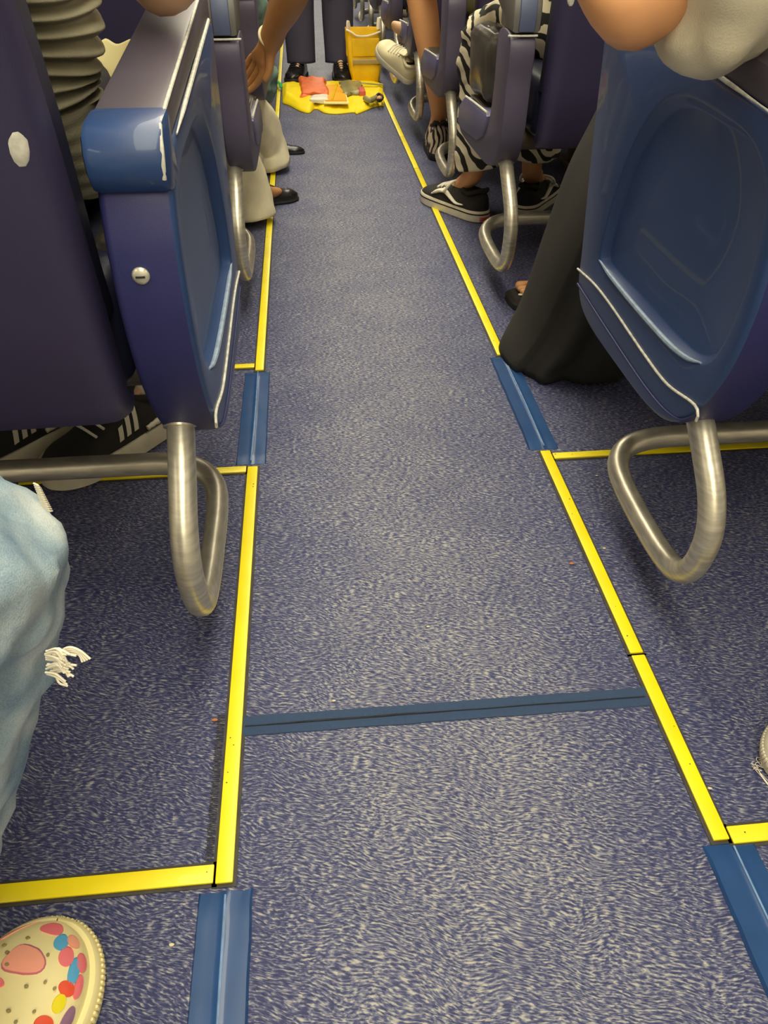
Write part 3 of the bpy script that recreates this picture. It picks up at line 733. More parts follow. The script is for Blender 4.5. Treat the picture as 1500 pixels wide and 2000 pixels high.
def shoe(parent, name, heel, yaw, mats, Ln=.27, W=.098, H=.085, toe_h=.052, pitch=0.0, roll=0.0, sole=.024, style='', sole_flare=1.05, label=None, rocker=0.0):
    w_, h_, S = shoe_fn(Ln, W, H, toe_h, sole=sole)
    MT = Matrix.Translation(Vector(heel)) @ Matrix.Rotation(-yaw, 4, 'Z') @ Matrix.Rotation(pitch, 4, 'X') @ Matrix.Rotation(roll, 4, 'Y')
    org = parent.location if parent else Vector((heel[0], heel[1], 0))
    n = 40; ts = [.5 - .5 * math.cos(PI * i / n) for i in range(n + 1)]; ts[0] = .002; ts[-1] = .998
    m_ = 22
    rings = [[S(t, PI * j / m_) for j in range(m_ + 1)] for t in ts]
    up = loft(rings, True, True)
    geos = [(xf(up, MT), mats[0])]
    def patch(poly_c, mt, a_t, a_p, o_=.0012, rot=0.0, rimmat=None, shape=0.0):
        V = [tuple(S(poly_c[0], poly_c[1], o_ * 1.3))]; F = []
        rr = [.35, .7, .93, 1.0]
        for q, k in enumerate(rr):
            for j in range(24):
                a = 2 * PI * j / 24; e = 1 + shape * math.cos(3 * a)
                dt, dp = math.cos(a) * k * e, math.sin(a) * k * e
                tt = poly_c[0] + (dt * math.cos(rot) - dp * math.sin(rot)) * a_t; pp = poly_c[1] + (dt * math.sin(rot) + dp * math.cos(rot)) * a_p
                V.append(tuple(S(min(.995, max(.01, tt)), pp, o_ if k < 1 else -.0008)))
        for j in range(24): F.append((0, 1 + j, 1 + (j + 1) % 24))
        for q in range(len(rr) - 1):
            for j in range(24):
                a = 1 + q * 24 + j; b = 1 + q * 24 + (j + 1) % 24
                F.append((a, b, b + 24, a + 24))
        return (xf((V, F), MT), mt)
    if style == 'clog':
        D = math.radians
        spec = [(.945, D(88), .034, .26, 'p_pink', .3), (.89, D(70), .042, .20, 'p_blue', .2), (.915, D(50), .03, .26, 'p_salmon', 0), (.835, D(56), .045, .20, 'p_pink', .3), (.84, D(30), .04, .2, 'p_pink', .2), (.79, D(40), .058, .15, 'p_blue', .2), (.74, D(27), .05, .13, 'p_pink', 0),
                (.71, D(42), .030, .20, 'p_red', 0), (.645, D(44), .038, .14, 'p_yellow', 0), (.60, D(24), .060, .15, 'p_purple', 0), (.55, D(48), .034, .20, 'p_red', .3), (.46, D(62), .050, .36, 'p_navy', .5), (.41, D(95), .03, .25, 'p_red', 0), (.47, D(32), .035, .2, 'p_pink', 0), (.90, D(140), .07, .16, 'p_salmon', -.4), (.80, D(152), .07, .12, 'p_salmon', -.4)]
        tq = lambda t: 1 - (1 - t) * .66
        for t, p, at_, ap, mt, ro in spec: geos.append(patch((tq(t), p), M[mt], at_ * .72, ap * .95, .0011, ro))
        geos.append(patch((tq(.76), D(90)), M['p_rim'], .046, .25, .0010, .4, None, .12)); geos.append(patch((tq(.76), D(90)), M['p_salmon'], .042, .23, .0016, .4, None, .12))
        geos.append(patch((tq(.64), D(98)), M['p_pink'], .018, .12, .0012, .6)); geos.append(patch((tq(.69), D(124)), M['p_blue'], .016, .07, .0012, .9))
        for t, p in [(.86, 98), (.81, 78), (.80, 116), (.70, 68), (.66, 82), (.69, 56), (.58, 64), (.60, 96), (.55, 84), (.66, 120), (.52, 74), (.66, 134), (.50, 88), (.77, 104), (.72, 96)]:
            geos.append(patch((tq(t), D(p)), M['p_dot'], .0055, .030, .0020))
    if style == 'stripes':
        for k in range(3):
            t0 = .40 + k * .062; hh = (.52, .78, 1.0)[2 - k] if True else 1
            for sg in (0, 1):
                V = []; F = []
                for i in range(9):
                    u_ = i / 8; ph = math.radians(14 + 46 * u_ * hh)
                    if sg: ph = PI - ph
                    for dt in (0, .036): V.append(tuple(S(t0 + dt - .05 * u_ * hh, ph, .0014)))
                for i in range(8): F.append((i * 2, i * 2 + 1, i * 2 + 3, i * 2 + 2))
                geos.append((xf((V, F), MT), M['white_rubber']))
        for sg in (1, -1):
            g = tube([S(.02, PI / 2, .002) + Vector((0, -.004, .012)), S(.05, PI / 2 - sg * 1.0, .004), S(.18, PI / 2 - sg * 1.3, .004), S(.34, PI / 2 - sg * 1.42, .003)], [.009, .0075, .006, .004], 10, 24, rf=lambda t, a: 1 + .08 * math.sin(t * 70))
            geos.append((xf(g, MT), M['white_rubber']))
    if style == 'wave':
        for sg in (0, 1):
            pts = [(.68, 24), (.62, 34), (.55, 38), (.47, 32), (.39, 20), (.30, 11), (.20, 13)]
            pts = [S(t, math.radians(p) if not sg else PI - math.radians(p), .0030) for t, p in pts]
            geos.append((xf(tube(pts, [.004, .009, .010, .008, .0065, .005, .003], 10, 40, flat=.6), MT), M['white_lace']))
    u_o = make(name, geos, parent, org, angle=50)
    if not parent: u_o.location = org
    if label: u_o['label'] = label
    # sole
    def outline(z, k, lift=True):
        R_ = []
        for i in range(n + 1): R_.append(Vector((w_(ts[i]) * k * sole_flare, ts[i] * Ln, z)))
        for i in range(n, -1, -1): R_.append(Vector((-w_(ts[i]) * k * sole_flare, ts[i] * Ln, z)))
        c = Vector((0, Ln / 2, z))
        out = []
        for p in R_:
            q = Vector((p.x, c.y + (p.y - c.y) * (1 + (k * sole_flare - 1) * .6), z + rocker * max(0, (p.y / Ln - .6) / .4) ** 2))
            out.append(q)
        return out
    zs = [(0, .93), (.0025, .985), (sole * .5, 1.0), (sole - .003, .985), (sole, .95)]
    sg_ = [(xf(loft([outline(z, k) for z, k in zs]), MT), mats[1])]
    if style == 'wave':
        sg_.append((xf(loft([outline(z, k) for z, k in [(sole * .68, 1.008), (sole * .70, 1.016), (sole * .76, 1.016), (sole * .78, 1.008)]]), MT), M['black_rubber']))
        sg_.append((xf(box(-.018, .018, -.0045, .006, .006, .016, .001), MT), M['red_mark']))
    if style in ('clog', 'ribbed'):
        for i in range(90):
            a = i / 90
            k = int(a * 2 * (n + 1)) % (2 * (n + 1))
        o1 = smooth_poly(outline(sole * .55, 1.0), 150)
        for p in o1: sg_.append((xf(off(ball((0, 0, 0), .0022, 6, 5, (1, 1, 2.2)), p), MT), mats[1]))
    so = make('sole', sg_, u_o, (0, 0, 0)); so_off = org
    so.data.transform(Matrix.Translation(-Vector(org)))
    # collar + tongue + laces
    cz = h_(.12)
    if style != 'clog':
        pts = []
        for i in range(24):
            a = 2 * PI * i / 24
            t = .18 + .155 * math.sin(a); x = w_(.2) * .66 * math.cos(a)
            pts.append(Vector((x, t * Ln, h_(min(.4, max(.02, t))) - .004 + .012 * max(0, -math.sin(a)))))
        pts.append(pts[0])
        co = make('collar', [(xf(tube(pts, .006, 10, 60), MT), mats[2])], u_o, (0, 0, 0)); co.data.transform(Matrix.Translation(-Vector(org)))
        dk = make('lining', [(xf(([tuple(p * .97 + Vector((0, .004, 0))) for p in pts[:-1]], [tuple(range(24))]), MT), M['black_rubber'])], u_o, (0, 0, 0)); dk.data.transform(Matrix.Translation(-Vector(org)))
    if style in ('wave', 'stripes', 'laces', 'suede'):
        lc = []
        for k in range(5):
            t = .42 + k * .062
            a = S(t, math.radians(60), .003); b = S(t + .012, math.radians(90), .006); c = S(t, math.radians(120), .003)
            lc.append((xf(tube([a, b, c], .0032 if style == 'wave' else .0024, 8, 12), MT), mats[3]))
        if style == 'wave':
            lc.append((xf(tube([S(.44, 1.57, .006), S(.42, .9, .018), S(.46, .6, .016), S(.50, .75, .006)], .0042, 8, 24), MT), mats[3]))
            lc.append((xf(tube([S(.44, 1.57, .006), S(.40, 2.2, .018), S(.45, 2.6, .014), S(.50, 2.4, .006)], .0042, 8, 24), MT), mats[3]))
            lc.append((xf(tube([S(.40, 1.57, .004), S(.30, 1.35, .030) , S(.27, 1.45, .040)], .005, 8, 14), MT), mats[3]))
        la = make('laces', lc, u_o, (0, 0, 0)); la.data.transform(Matrix.Translation(-Vector(org)))
        tg = make('tongue', [(xf(tube([S(.60, PI / 2, -.004), S(.45, PI / 2, 0), S(.33, PI / 2, .012), S(.29, PI / 2, .022)], [.010, .017, .020, .017], 14, 20, flat=.28), MT), mats[0])], u_o, (0, 0, 0)); tg.data.transform(Matrix.Translation(-Vector(org)))
    return u_o

# ================================================================ the passengers
D2 = math.radians
SX_L, SX_R = XL - .29, XR + .29
shoe_m = (M['black_suede'], M['white_rubber'], M['black_suede'], M['white_lace'])

# 1. left near row: grey ribbed sweater, bare elbow on the armrest, striped sneakers tucked under the seat
J = seated(SX_L + .01, Y0, Rsh=(-.225, .83, .98), Rel=(-.128, .93, .665), Rwr=(-.20, 1.15, .76),
           Ran=(-.305, 1.170, .105), Rtoe=(-.39, 1.085, .045), Lan=(-.469, 1.176, .105), Ltoe=(-.556, 1.092, .045), Rkn=(-.30, 1.30, .50), Lkn=(-.50, 1.30, .50))
p1 = person('passenger in ribbed grey sweater with bare elbow on the near left armrest', J, M['skin_pale'])
torso_garment(p1, J, M['grey_knit'], 'sweater', .82, 'L', 2, 3)
rb = lambda t, a: 1 + .11 * math.sin(t * 225 + 1.6 * math.cos(a) + 1.2 * math.sin(a) + 2.5 * noise.noise((t * 9, math.cos(a), math.sin(a)))) * (1 if t < .84 else .1) + .04 * math.sin(a * 3 + t * 20)
make('sweater_side', [(tube([(-.245, .83, 1.02), (-.240, .85, .80), (-.242, .865, .66), (-.252, .87, .60), (-.248, .88, .54), (-.252, .89, .495)], [.062, .058, .053, .044, .040, .036], 40, 420, rf=rb), M['grey_knit'])], p1, p1.location, angle=180)
trousers(p1, J, M['black_trousers'])
shoe(p1, 'sneaker', (-.268, 1.190, 0), D2(-136), shoe_m, .262, .10, .095, .055, style='stripes', sole=.034, sole_flare=1.10)
shoe(p1, 'sneaker', (-.432, 1.195, 0), D2(-133), shoe_m, .262, .10, .095, .055, style='stripes', sole=.034, sole_flare=1.10)
make('sock', [(tube([(-.307, 1.165, .07), (-.307, 1.175, .15)], .036, 18), M['white_lace']), (tube([(-.472, 1.17, .07), (-.472, 1.18, .15)], .036, 18), M['white_lace'])], p1, p1.location)

# 2. right near row: cream sleeve on the armrest, black skirt spilling into the aisle, sandalled foot
J = seated(SX_R, Y0, Lsh=(.60, .80, .96), Lel=tuple(at(1228, 58, y=.74)), Lwr=(.262, 1.0, .80), Lhd=(-.1, .6, .5),
           Lkn=(.60, 1.34, .50), Lan=(.64, 1.60, .085), Ltoe=(.505, 1.625, .032), Rkn=(.78, 1.32, .5), Ran=(.76, 1.40, .09), Rtoe=(.74, 1.54, .035))
p2 = person('passenger in cream sleeve and long black skirt, elbow on near right armrest', J, M['skin_tan'], s=.88, toes='L')
V = {'c': ((.69, .80, .90), (.155, .12)), 'b': ((.69, .86, .70), (.15, .12)), 'a': ((.69, .87, .58), (.16, .13)), 'd': ((.69, .83, 1.06), .07),
     'l1': ((.585, .80, .965), .085), 'l2': ((.47, .775, .80), .085), 'l3': (tuple(at(1385, -14, y=.745)), .080), 'l4': (tuple(at(1302, -12, y=.74)), .078), 'r1': ((.85, .83, .98), .07), 'r2': ((.88, .86, .82), .065), 'r3': ((.89, .89, .72), .06)}
garment(p2, 'shirt', V, [('a', 'b'), ('b', 'c'), ('c', 'd'), ('c', 'l1'), ('l1', 'l2'), ('l2', 'l3'), ('l3', 'l4'), ('c', 'r1'), ('r1', 'r2'), ('r2', 'r3')], 'a', M['cream_shirt'], .012, 15, 3, 5)
make('wrap', [(tube([(.60, .78, .56), (.585, .90, .60), (.60, 1.05, .575)], [.07, .085, .07], 24, 30, rf=lambda t, a: 1 + .05 * math.sin(5 * a + 9 * t)), M['tan_cloth'])], p2, p2.location, angle=180)
def skirt():
    lv = [(.64, .62, .84, .88, 1.30), (.60, .57, .84, .98, 1.42), (.54, .525, .84, 1.06, 1.49), (.43, .487, .82, 1.12, 1.50), (.36, .462, .80, 1.14, 1.50), (.29, .444, .77, 1.15, 1.49), (.22, .430, .74, 1.165, 1.485), (.15, .418, .71, 1.185, 1.48), (.09, .405, .68, 1.20, 1.48), (.05, .390, .665, 1.215, 1.475), (.02, .378, .655, 1.225, 1.47), (.004, .375, .65, 1.23, 1.47)]
    rings = []
    for z, xl, xr, y0, y1 in lv:
        ring = []; cx = (xl + xr) / 2; cy = (y0 + y1) / 2; fo = max(0, (.55 - z)) / .55
        for i in range(120):
            a = 2 * PI * i / 120
            ca, sa = math.cos(a), math.sin(a)
            x = cx + (xr - xl) / 2 * math.copysign(abs(ca) ** .8, ca); y = cy + (y1 - y0) / 2 * math.copysign(abs(sa) ** .8, sa)
            # the leading left corner sits deeper, the near hem swings out to the right
            if ca < 0: y += .015 * fo * (-ca) ** 2
            d = 1 - fo * .10 * (.5 + .5 * math.sin(7 * a + 1.3 + z * 2)) * 1.6 - .05 * fo * math.sin(13 * a + z * 6)
            if ca < -.85: d = 1
            ring.append(Vector((cx + (x - cx) * d, cy + (y - cy) * d, z + (.006 * math.sin(9 * a) + .012 * max(0, math.sin(3 * a + 1)) if z < .03 and z > .01 else 0))))
        rings.append(ring)
    k = []
    cols = [smooth_poly([r[i] for r in rings], 60, closed=False) for i in range(120)]
    return loft([[cols[i][j] for i in range(120)] for j in range(60)])
make('skirt', [(skirt(), M['black_cloth'])], p2, p2.location, angle=180)
so = smooth_poly([(.455, 1.665, 0), (.448, 1.62, 0), (.462, 1.577, 0), (.52, 1.562, 0), (.62, 1.57, 0), (.69, 1.58, 0), (.71, 1.61, 0), (.69, 1.635, 0), (.60, 1.66, 0), (.52, 1.685, 0)], 60)
cc = sum(so, Vector()) / 60
make('sandal', [(loft([[cc + (p - cc) * k + Vector((0, 0, z)) for p in so] for z, k in [(0, .97), (.003, 1), (.014, 1), (.017, .97)]]), M['black_suede']),
                (tube([(.535, 1.57, .014), (.53, 1.59, .05), (.53, 1.62, .058), (.535, 1.655, .046), (.54, 1.682, .014)], .007, 10, 24, flat=.4), M['black_suede'])], p2, p2.location)
for ox, oy, r in ((.4715, 1.592, .0055),):
    make('toenail', [(ball((.468, 1.5955, .0345), .0055, 10, 6, (1, .9, .35)), M['cream_leather'])], p2, p2.location)

# 3. second row left: brown arm reaching down, cream linen trousers, black shoes
el = at(588, -50, y=2.0); wr = at(527, 72, y=2.16)
J = seated(SX_L, rows_y[1], Rsh=(-.19, 1.90, .90), Rel=tuple(el), Rwr=tuple(wr), Rhd=(-.07, .06, -.12), Rhn=(-.8, -.5, -.1), chest=(-.36, 1.86, .86), neck=(-.33, 1.90, 1.02), head=(-.32, 1.96, 1.12),
           Rkn=(-.262, 2.27, .49), Ran=(-.178, 2.33, .08), Rtoe=(-.10, 2.44, .03), Lkn=(-.40, 2.30, .50), Lan=(-.145, 2.84, .08), Ltoe=(-.10, 2.98, .02))
p3 = person('passenger reaching a brown arm down into the aisle, wide cream trousers and black shoes', J, M['skin_brown'], s=1.14)
torso_garment(p3, J, M['red_cloth'], 'shirt', 1.0, 'LR', 0, 7)
trousers(p3, J, M['cream_trousers'], hemr=.060, endk=.5, wr=.016, seed=11)
wf = lambda sd: (lambda t, a: 1 + .13 * noise.noise((math.cos(a) * 1.6 + sd, math.sin(a) * 1.6, t * 3.2)) + .05 * math.sin(4 * a + 5 * t + sd) + .05 * noise.noise((math.cos(a) * 4, math.sin(a) * 4 + sd, t * 14)))
make('trouser_leg', [(tube([(-.275, 2.27, .48), (-.235, 2.27, .32), (-.198, 2.26, .18), (-.180, 2.255, .08), (-.176, 2.25, .018)], [.07, .064, .060, .066, .072], 40, 60, rf=wf(2)), M['cream_trousers'])], p3, p3.location, angle=180)
make('trouser_leg', [(tube([(-.40, 2.32, .48), (-.29, 2.50, .34), (-.18, 2.70, .19), (-.148, 2.78, .09), (-.138, 2.79, .018)], [.07, .068, .066, .072, .082], 40, 60, rf=wf(7)), M['cream_trousers'])], p3, p3.location, angle=180)
bs = (M['black_gloss'], M['black_rubber'], M['black_suede'], M['black_rubber'])
shoe(p3, 'shoe', (-.215, 2.40, 0), D2(72), bs, .185, .075, .06, .035, sole=.010)
shoe(p3, 'shoe', (-.20, 3.02, 0), D2(98), bs, .19, .050, .045, .026, sole=.010)
_d = (wr - el).normalized(); _b1 = _d.cross(Vector((0, 0, 1))).normalized(); _b2 = _d.cross(_b1)
make('bracelet', [(tube([tuple(wr + (math.cos(a) * _b1 + math.sin(a) * _b2) * .0262) for a in [2 * PI * i / 20 for i in range(21)]], .004, 8, 60), M['cream_leather'])], p3, p3.location)

# 4. third row left: teal trousers
kn = at(505, 40, y=2.98); an = at(517, 232, y=3.05)
J = seated(SX_L, rows_y[2], Rkn=(kn.x - .03, kn.y, .46), Ran=(an.x, an.y, max(.09, an.z)), Rtoe=(an.x - .02, an.y + .13, .04), Rhip=(-.32, 2.64, .53))
p4 = person('passenger in crumpled teal trousers beyond the cream trousered passenger', J, M['skin_pale'])
torso_garment(p4, J, M['navy_uniform'], 'shirt', 1.0, 'LR', 1, 8)
trousers(p4, J, M['teal_cloth'], hemr=.062, endk=.84, wr=.016, kr=.08, seed=15)
cl = (M['cream_leather'], M['white_rubber'], M['cream_leather'], M['white_lace'])
shoe(p4, 'sneaker', (an.x - .01, an.y - .05, 0), D2(-8), cl, .26, .095, .09, .05, style='laces')
shoe(p4, 'sneaker', (J['Lan'][0], J['Lan'][1] - .05, 0), D2(-3), cl, .26, .095, .09, .05, style='laces')

# 5. standing crew member in navy, facing the camera, behind the spread vest
J = dict(pelvis=(.085, 4.56, .93), chest=(.085, 4.56, 1.30), neck=(.085, 4.56, 1.48), head=(.085, 4.545, 1.60), fdir=(0, -1, 0),
         Lsh=(-.10, 4.56, 1.40), Lel=(-.17, 4.52, 1.13), Lwr=(-.10, 4.36, 1.02), Rsh=(.27, 4.56, 1.40), Rel=(.34, 4.52, 1.13), Rwr=(.25, 4.36, 1.02),
         Lhip=(.0, 4.56, .90), Lkn=(-.005, 4.54, .50), Lan=(-.005, 4.55, .10), Ltoe=(-.035, 4.42, .035), Rhip=(.17, 4.56, .90), Rkn=(.20, 4.53, .50), Ran=(.195, 4.52, .10), Rtoe=(.20, 4.39, .035))
p5 = person('crew member standing in the aisle in navy trousers and black shoes, behind the yellow vest', J, M['skin_pale'])
torso_garment(p5, J, M['navy_uniform'], 'jacket', 1.0, 'LR', 2, 9)
trousers(p5, J, M['navy_uniform'], hemr=.09, kr=.092, endk=.5, wr=.007, seed=21)
for sx, kx in ((-.005, 0), (.195, 3)):
    make('trouser_leg', [(tube([(sx * .95 + .005, 4.55, .72), (sx, 4.54, .50), (sx, 4.535, .25), (sx, 4.525, .065)], [.094, .088, .080, .078], 36, 50, rf=lambda t, a: 1 + .06 * noise.noise((math.cos(a) * 1.5 + kx, math.sin(a) * 1.5, t * 4)) + .03 * math.cos(2 * a)), M['navy_uniform'])], p5, p5.location, angle=180)
shoe(p5, 'shoe', (-.0, 4.60, 0), D2(193), bs, .27, .10, .085, .05, style='laces', sole=.018)
shoe(p5, 'shoe', (.19, 4.58, 0), D2(176), bs, .27, .10, .085, .05, style='laces', sole=.018)

# 6. third row right: bare tan leg leaning out
kn = at(812, -75, y=2.93); an = at(859, 232, y=2.93)
J = seated(SX_R, rows_y[2], Lkn=tuple(kn), Lan=(an.x, an.y, .13), Ltoe=(an.x - .01, an.y + .14, .04), Lhip=(.60, 2.64, .53))
p6 = person('passenger with bare tan leg and black-and-white patterned shoes in third right row', J, M['skin_orange'])
torso_garment(p6, J, M['stripe_cloth'], 'shirt', 1.0, 'LR', 1, 12)
V = {'a': ((.696, 2.605, .58), (.15, .12)), 'l1': (J['Lhip'], .10), 'l2': (tuple(Vector(J['Lhip']).lerp(kn, .6)), .085), 'r1': (J['Rhip'], .10), 'r2': (tuple(Vector(J['Rhip']).lerp(Vector(J['Rkn']), .7)), .085)}
garment(p6, 'shorts', V, [('a', 'l1'), ('l1', 'l2'), ('a', 'r1'), ('r1', 'r2')], 'a', M['stripe_cloth'], .005, 20, 3, 3)
zs = (M['zebra2'], M['black_rubber'], M['black_suede'], M['white_lace'])
shoe(p6, 'shoe', (an.x - .01, an.y - .09, 0), D2(6), zs, .27, .10, .125, .055, style='suede')
shoe(p6, 'shoe', (J['Ran'][0], J['Ran'][1] - .05, 0), D2(4), zs, .27, .10, .125, .055, style='suede')

# 7. fourth row right: crossed leg with a cream sneaker hanging
hl = at(806, 163, y=3.30)
J = seated(SX_R, rows_y[3], Lkn=(.62, 3.72, .56), Lan=(.452, 3.45, .335), Ltoe=(.36, 3.50, .345), Rkn=(.79, 3.78, .5))
J['Lkn'] = (.60, 3.62, .56)
p7 = person('passenger with crossed legs and one cream sneaker hanging over the aisle edge', J, M['skin_pale'])
torso_garment(p7, J, M['black_trousers'], 'shirt', 1.0, 'LR', 1, 13)
trousers(p7, J, M['black_trousers'], hemr=.052, endk=.98, seed=31)
shoe(p7, 'sneaker', tuple(hl), D2(-52), cl, .195, .088, .085, .055, style='laces', pitch=D2(34), roll=D2(-25), sole=.026)
make('sock', [(tube([(.50, 3.50, .42), (.455, 3.45, .34), (.42, 3.44, .29)], [.045, .043, .040], 18, 16), M['black_trousers'])], p7, p7.location)
shoe(p7, 'sneaker', (J['Ran'][0], J['Ran'][1] - .05, 0), D2(4), cl, .26, .10, .09, .05, style='laces')

# 8. second row right: black and cream printed trousers, black skate shoes
J = seated(SX_R, rows_y[1], Lkn=(.478, 2.21, .47), Lan=(.478, 2.245, .115), Ltoe=(.41, 2.37, .035), Rkn=(.665, 2.28, .49), Ran=(.652, 2.275, .115), Rtoe=(.73, 2.40, .035), Lhip=(.61, 1.90, .53))
p8 = person('passenger in black and cream printed trousers and black skate shoes in the second right row', J, M['skin_tan'])
torso_garment(p8, J, M['black_trousers'], 'shirt', 1.0, 'LR', 1, 14)
trousers(p8, J, M['zebra'], hemr=.066, kr=.085, endk=.4, wr=.010, seed=41)
make('trouser_leg', [(tube([(.495, 2.19, .49), (.490, 2.22, .36), (.484, 2.235, .26), (.488, 2.24, .185), (.494, 2.24, .150)], [.08, .070, .066, .070, .075], 40, 60, rf=wf(4)), M['zebra'])], p8, p8.location, angle=180)
make('trouser_leg', [(tube([(.665, 2.24, .49), (.662, 2.27, .36), (.656, 2.28, .26), (.655, 2.28, .19), (.655, 2.28, .155)], [.08, .070, .066, .070, .073], 40, 60, rf=wf(9)), M['zebra'])], p8, p8.location, angle=180)
sk = (M['black_suede'], M['white_rubber'], M['black_suede'], M['white_lace'])
shoe(p8, 'skate_shoe', (.506, 2.188, 0), D2(-29), sk, .285, .102, .085, .052, style='wave', sole=.032)
shoe(p8, 'skate_shoe', (.625, 2.225, 0), D2(32), sk, .285, .102, .085, .052, style='wave', sole=.032)

# 9. lower left: torn light jeans and a balloon-print clog
J = seated(-.42, -.40, Rkn=(-.245, .392, .430), Ran=(-.365, .165, .10), Rtoe=(-.31, .27, .035), Lkn=(-.47, .29, .46), Lan=(-.50, .12, .10), Ltoe=(-.49, .27, .035), Rhip=(-.335, -.10, .52))
p9 = person('person in torn light blue jeans and a cream balloon-print clog at the lower left', J, M['skin_pale'])
torso_garment(p9, J, M['cream_shirt'], 'shirt', 1.0, 'LR', 1, 15)
trousers(p9, J, M['denim'], 'jeans', hemr=.062, kr=.100, endk=.80, wr=.009, seed=51, sub=4)
th = []
def thread(px, py, yy, pts):
    o = at(px, py, y=yy)
    P = [tuple(at(px + a, py + b, y=yy - c)) for a, b, c in pts]
    th.append((tube(P, .0006, 6, 18), M['thread']))
for k in range(30):
    a0 = random.uniform(-12, 6); b0 = random.uniform(-8, 40)
    thread(108, 1278, .255, [(a0 - 8, b0, 0), (a0 + 12, b0 + random.uniform(-8, 8), .004), (a0 + 26 + random.uniform(-6, 10), b0 + random.uniform(-4, 22), .006)])
for k in range(4): thread(108, 1283, .255, [(0, 0 + k * 3, 0), (22, -18 + k * 4, .002), (45, -14 + k * 3, .004), (68 - k * 5, 4 + k * 2, .006)])
thread(108, 1328, .255, [(0, -10, 0), (8, 6, .003), (24, 12, .003)])
make('torn_threads', th, p9, p9.location); th = []
for k in range(12):
    thread(80, 962, .36, [(-14 + k * 1.5, -18 + k * 4, 0), (-6 + k * 2, -14 + k * 4.5, .003), (k * 2, -8 + k * 4, 0)])
make('torn_threads', th, p9, p9.location)
clg = (M['clog'], M['clog'], M['clog'], M['clog'])
shoe(p9, 'clog', (-.346, .056, 0), D2(19), clg, .262, .112, .078, .058, style='clog', sole=.026, sole_flare=1.10, label='cream clog with balloon print')
shoe(p9, 'clog', (-.50, .055, 0), D2(4), clg, .262, .112, .078, .058, style='clog', sole=.026, sole_flare=1.10, label='cream clog with balloon print')

# 10. right edge: ribbed cream shoe
J = seated(.76, -.40, Lkn=(.70, .36, .50), Lan=(.66, .46, .10), Ltoe=(.53, .42, .035), Rkn=(.86, .30, .50), Lhip=(.68, -.10, .53))
p10 = person('person at the right edge of the photo with a ribbed cream shoe', J, M['skin_pale'])
torso_garment(p10, J, M['tan_cloth'], 'shirt', 1.0, 'LR', 1, 16)
trousers(p10, J, M['denim'], 'jeans', hemr=.06, endk=.86, seed=61)
shoe(p10, 'knit_shoe', (.708, .467, 0), D2(-106), (M['cream_leather'], M['white_rubber'], M['cream_leather'], M['white_lace']), .255, .095, .085, .055, style='ribbed', sole=.028)
shoe(p10, 'knit_shoe', (.86, .06, 0), D2(0), (M['cream_leather'], M['white_rubber'], M['cream_leather'], M['white_lace']), .255, .095, .085, .055, style='ribbed', sole=.028)
tt = []
for k in range(9):
    p = at(1474 + random.uniform(-4, 8), 1490 + random.uniform(-8, 14), z=.002)
    tt.append((tube([tuple(p), (p.x + random.uniform(-.004, .006), p.y + random.uniform(-.006, .006), .004), (p.x + random.uniform(-.003, .012), p.y + random.uniform(-.014, .004), .002), (p.x + .008, p.y - .02 - random.uniform(0, .01), .001)], .0003, 5, 20), M['thread']))
tag(make('loose_thread', tt, None, tuple(at(1476, 1500, z=0))), 'tangle of loose pale threads on the floor beside the ribbed cream shoe', 'threads')

# ================================================================ loose things
# glossy bag on the block of the second right row
def soft_box(x0, x1, y0, y1, z0, z1, amp=.008, seed=0, n=3, bev=.03):
    bm = bmesh.new(); bmesh.ops.create_cube(bm, size=1)
    for v in bm.verts: v.co = Vector(((x0 + x1) / 2 + v.co.x * (x1 - x0), (y0 + y1) / 2 + v.co.y * (y1 - y0), (z0 + z1) / 2 + v.co.z * (z1 - z0)))
    bmesh.ops.bevel(bm, geom=bm.edges[:], offset=bev, segments=3, profile=.5, affect='EDGES')
    bmesh.ops.subdivide_edges(bm, edges=bm.edges[:], cuts=n, use_grid_fill=True)
    bm.normal_update()
    for v in bm.verts:
        k = noise.noise(v.co * 22 + Vector((seed, 0, 0))) + .4 * noise.noise(v.co * 60 + Vector((0, seed, 0)))
        v.co += v.normal * amp * k
    return from_bm(bm)
b = empty('black_bag', (.435, 1.95, .36), 'glossy black bag standing on the block of the second right row end panel', 'bag')
make('bag_body', [(soft_box(.404, .472, 1.86, 2.08, .371, .515, .007, 3, bev=.026), M['black_bag'])], b, b.location, angle=180)
make('bag_zip', [(tube([(.425, 1.885, .500), (.425, 1.92, .507), (.428, 1.98, .509), (.43, 2.04, .505)], .003, 8, 30), M['metal'])], b, b.location)
# cream sheet on the grey sweater passenger's lap
sh = [tuple(at(px, py, y=1.10)) for px, py in [(192, 84), (222, 92), (252, 84), (240, 130), (222, 170), (205, 214), (197, 200), (184, 140)]]
c0 = Vector((sum(p[0] for p in sh) / 8, 1.10, sum(p[2] for p in sh) / 8))
P_ = smooth_poly(sh, 60)
g = loft([[Vector((p.x, p.y + dy + (p.z - c0.z) * .8, p.z)) for p in [c0 + (q - c0) * k for q in P_]] for dy, k in [(-.006, .95), (-.004, 1), (.004, 1), (.006, .95)]])
tag(make('cream_paper', [(g, M['paper'])], None, (c0.x, 1.10, .5)), 'bright cream folded sheet between the grey sweater and the blue armrest', 'paper')
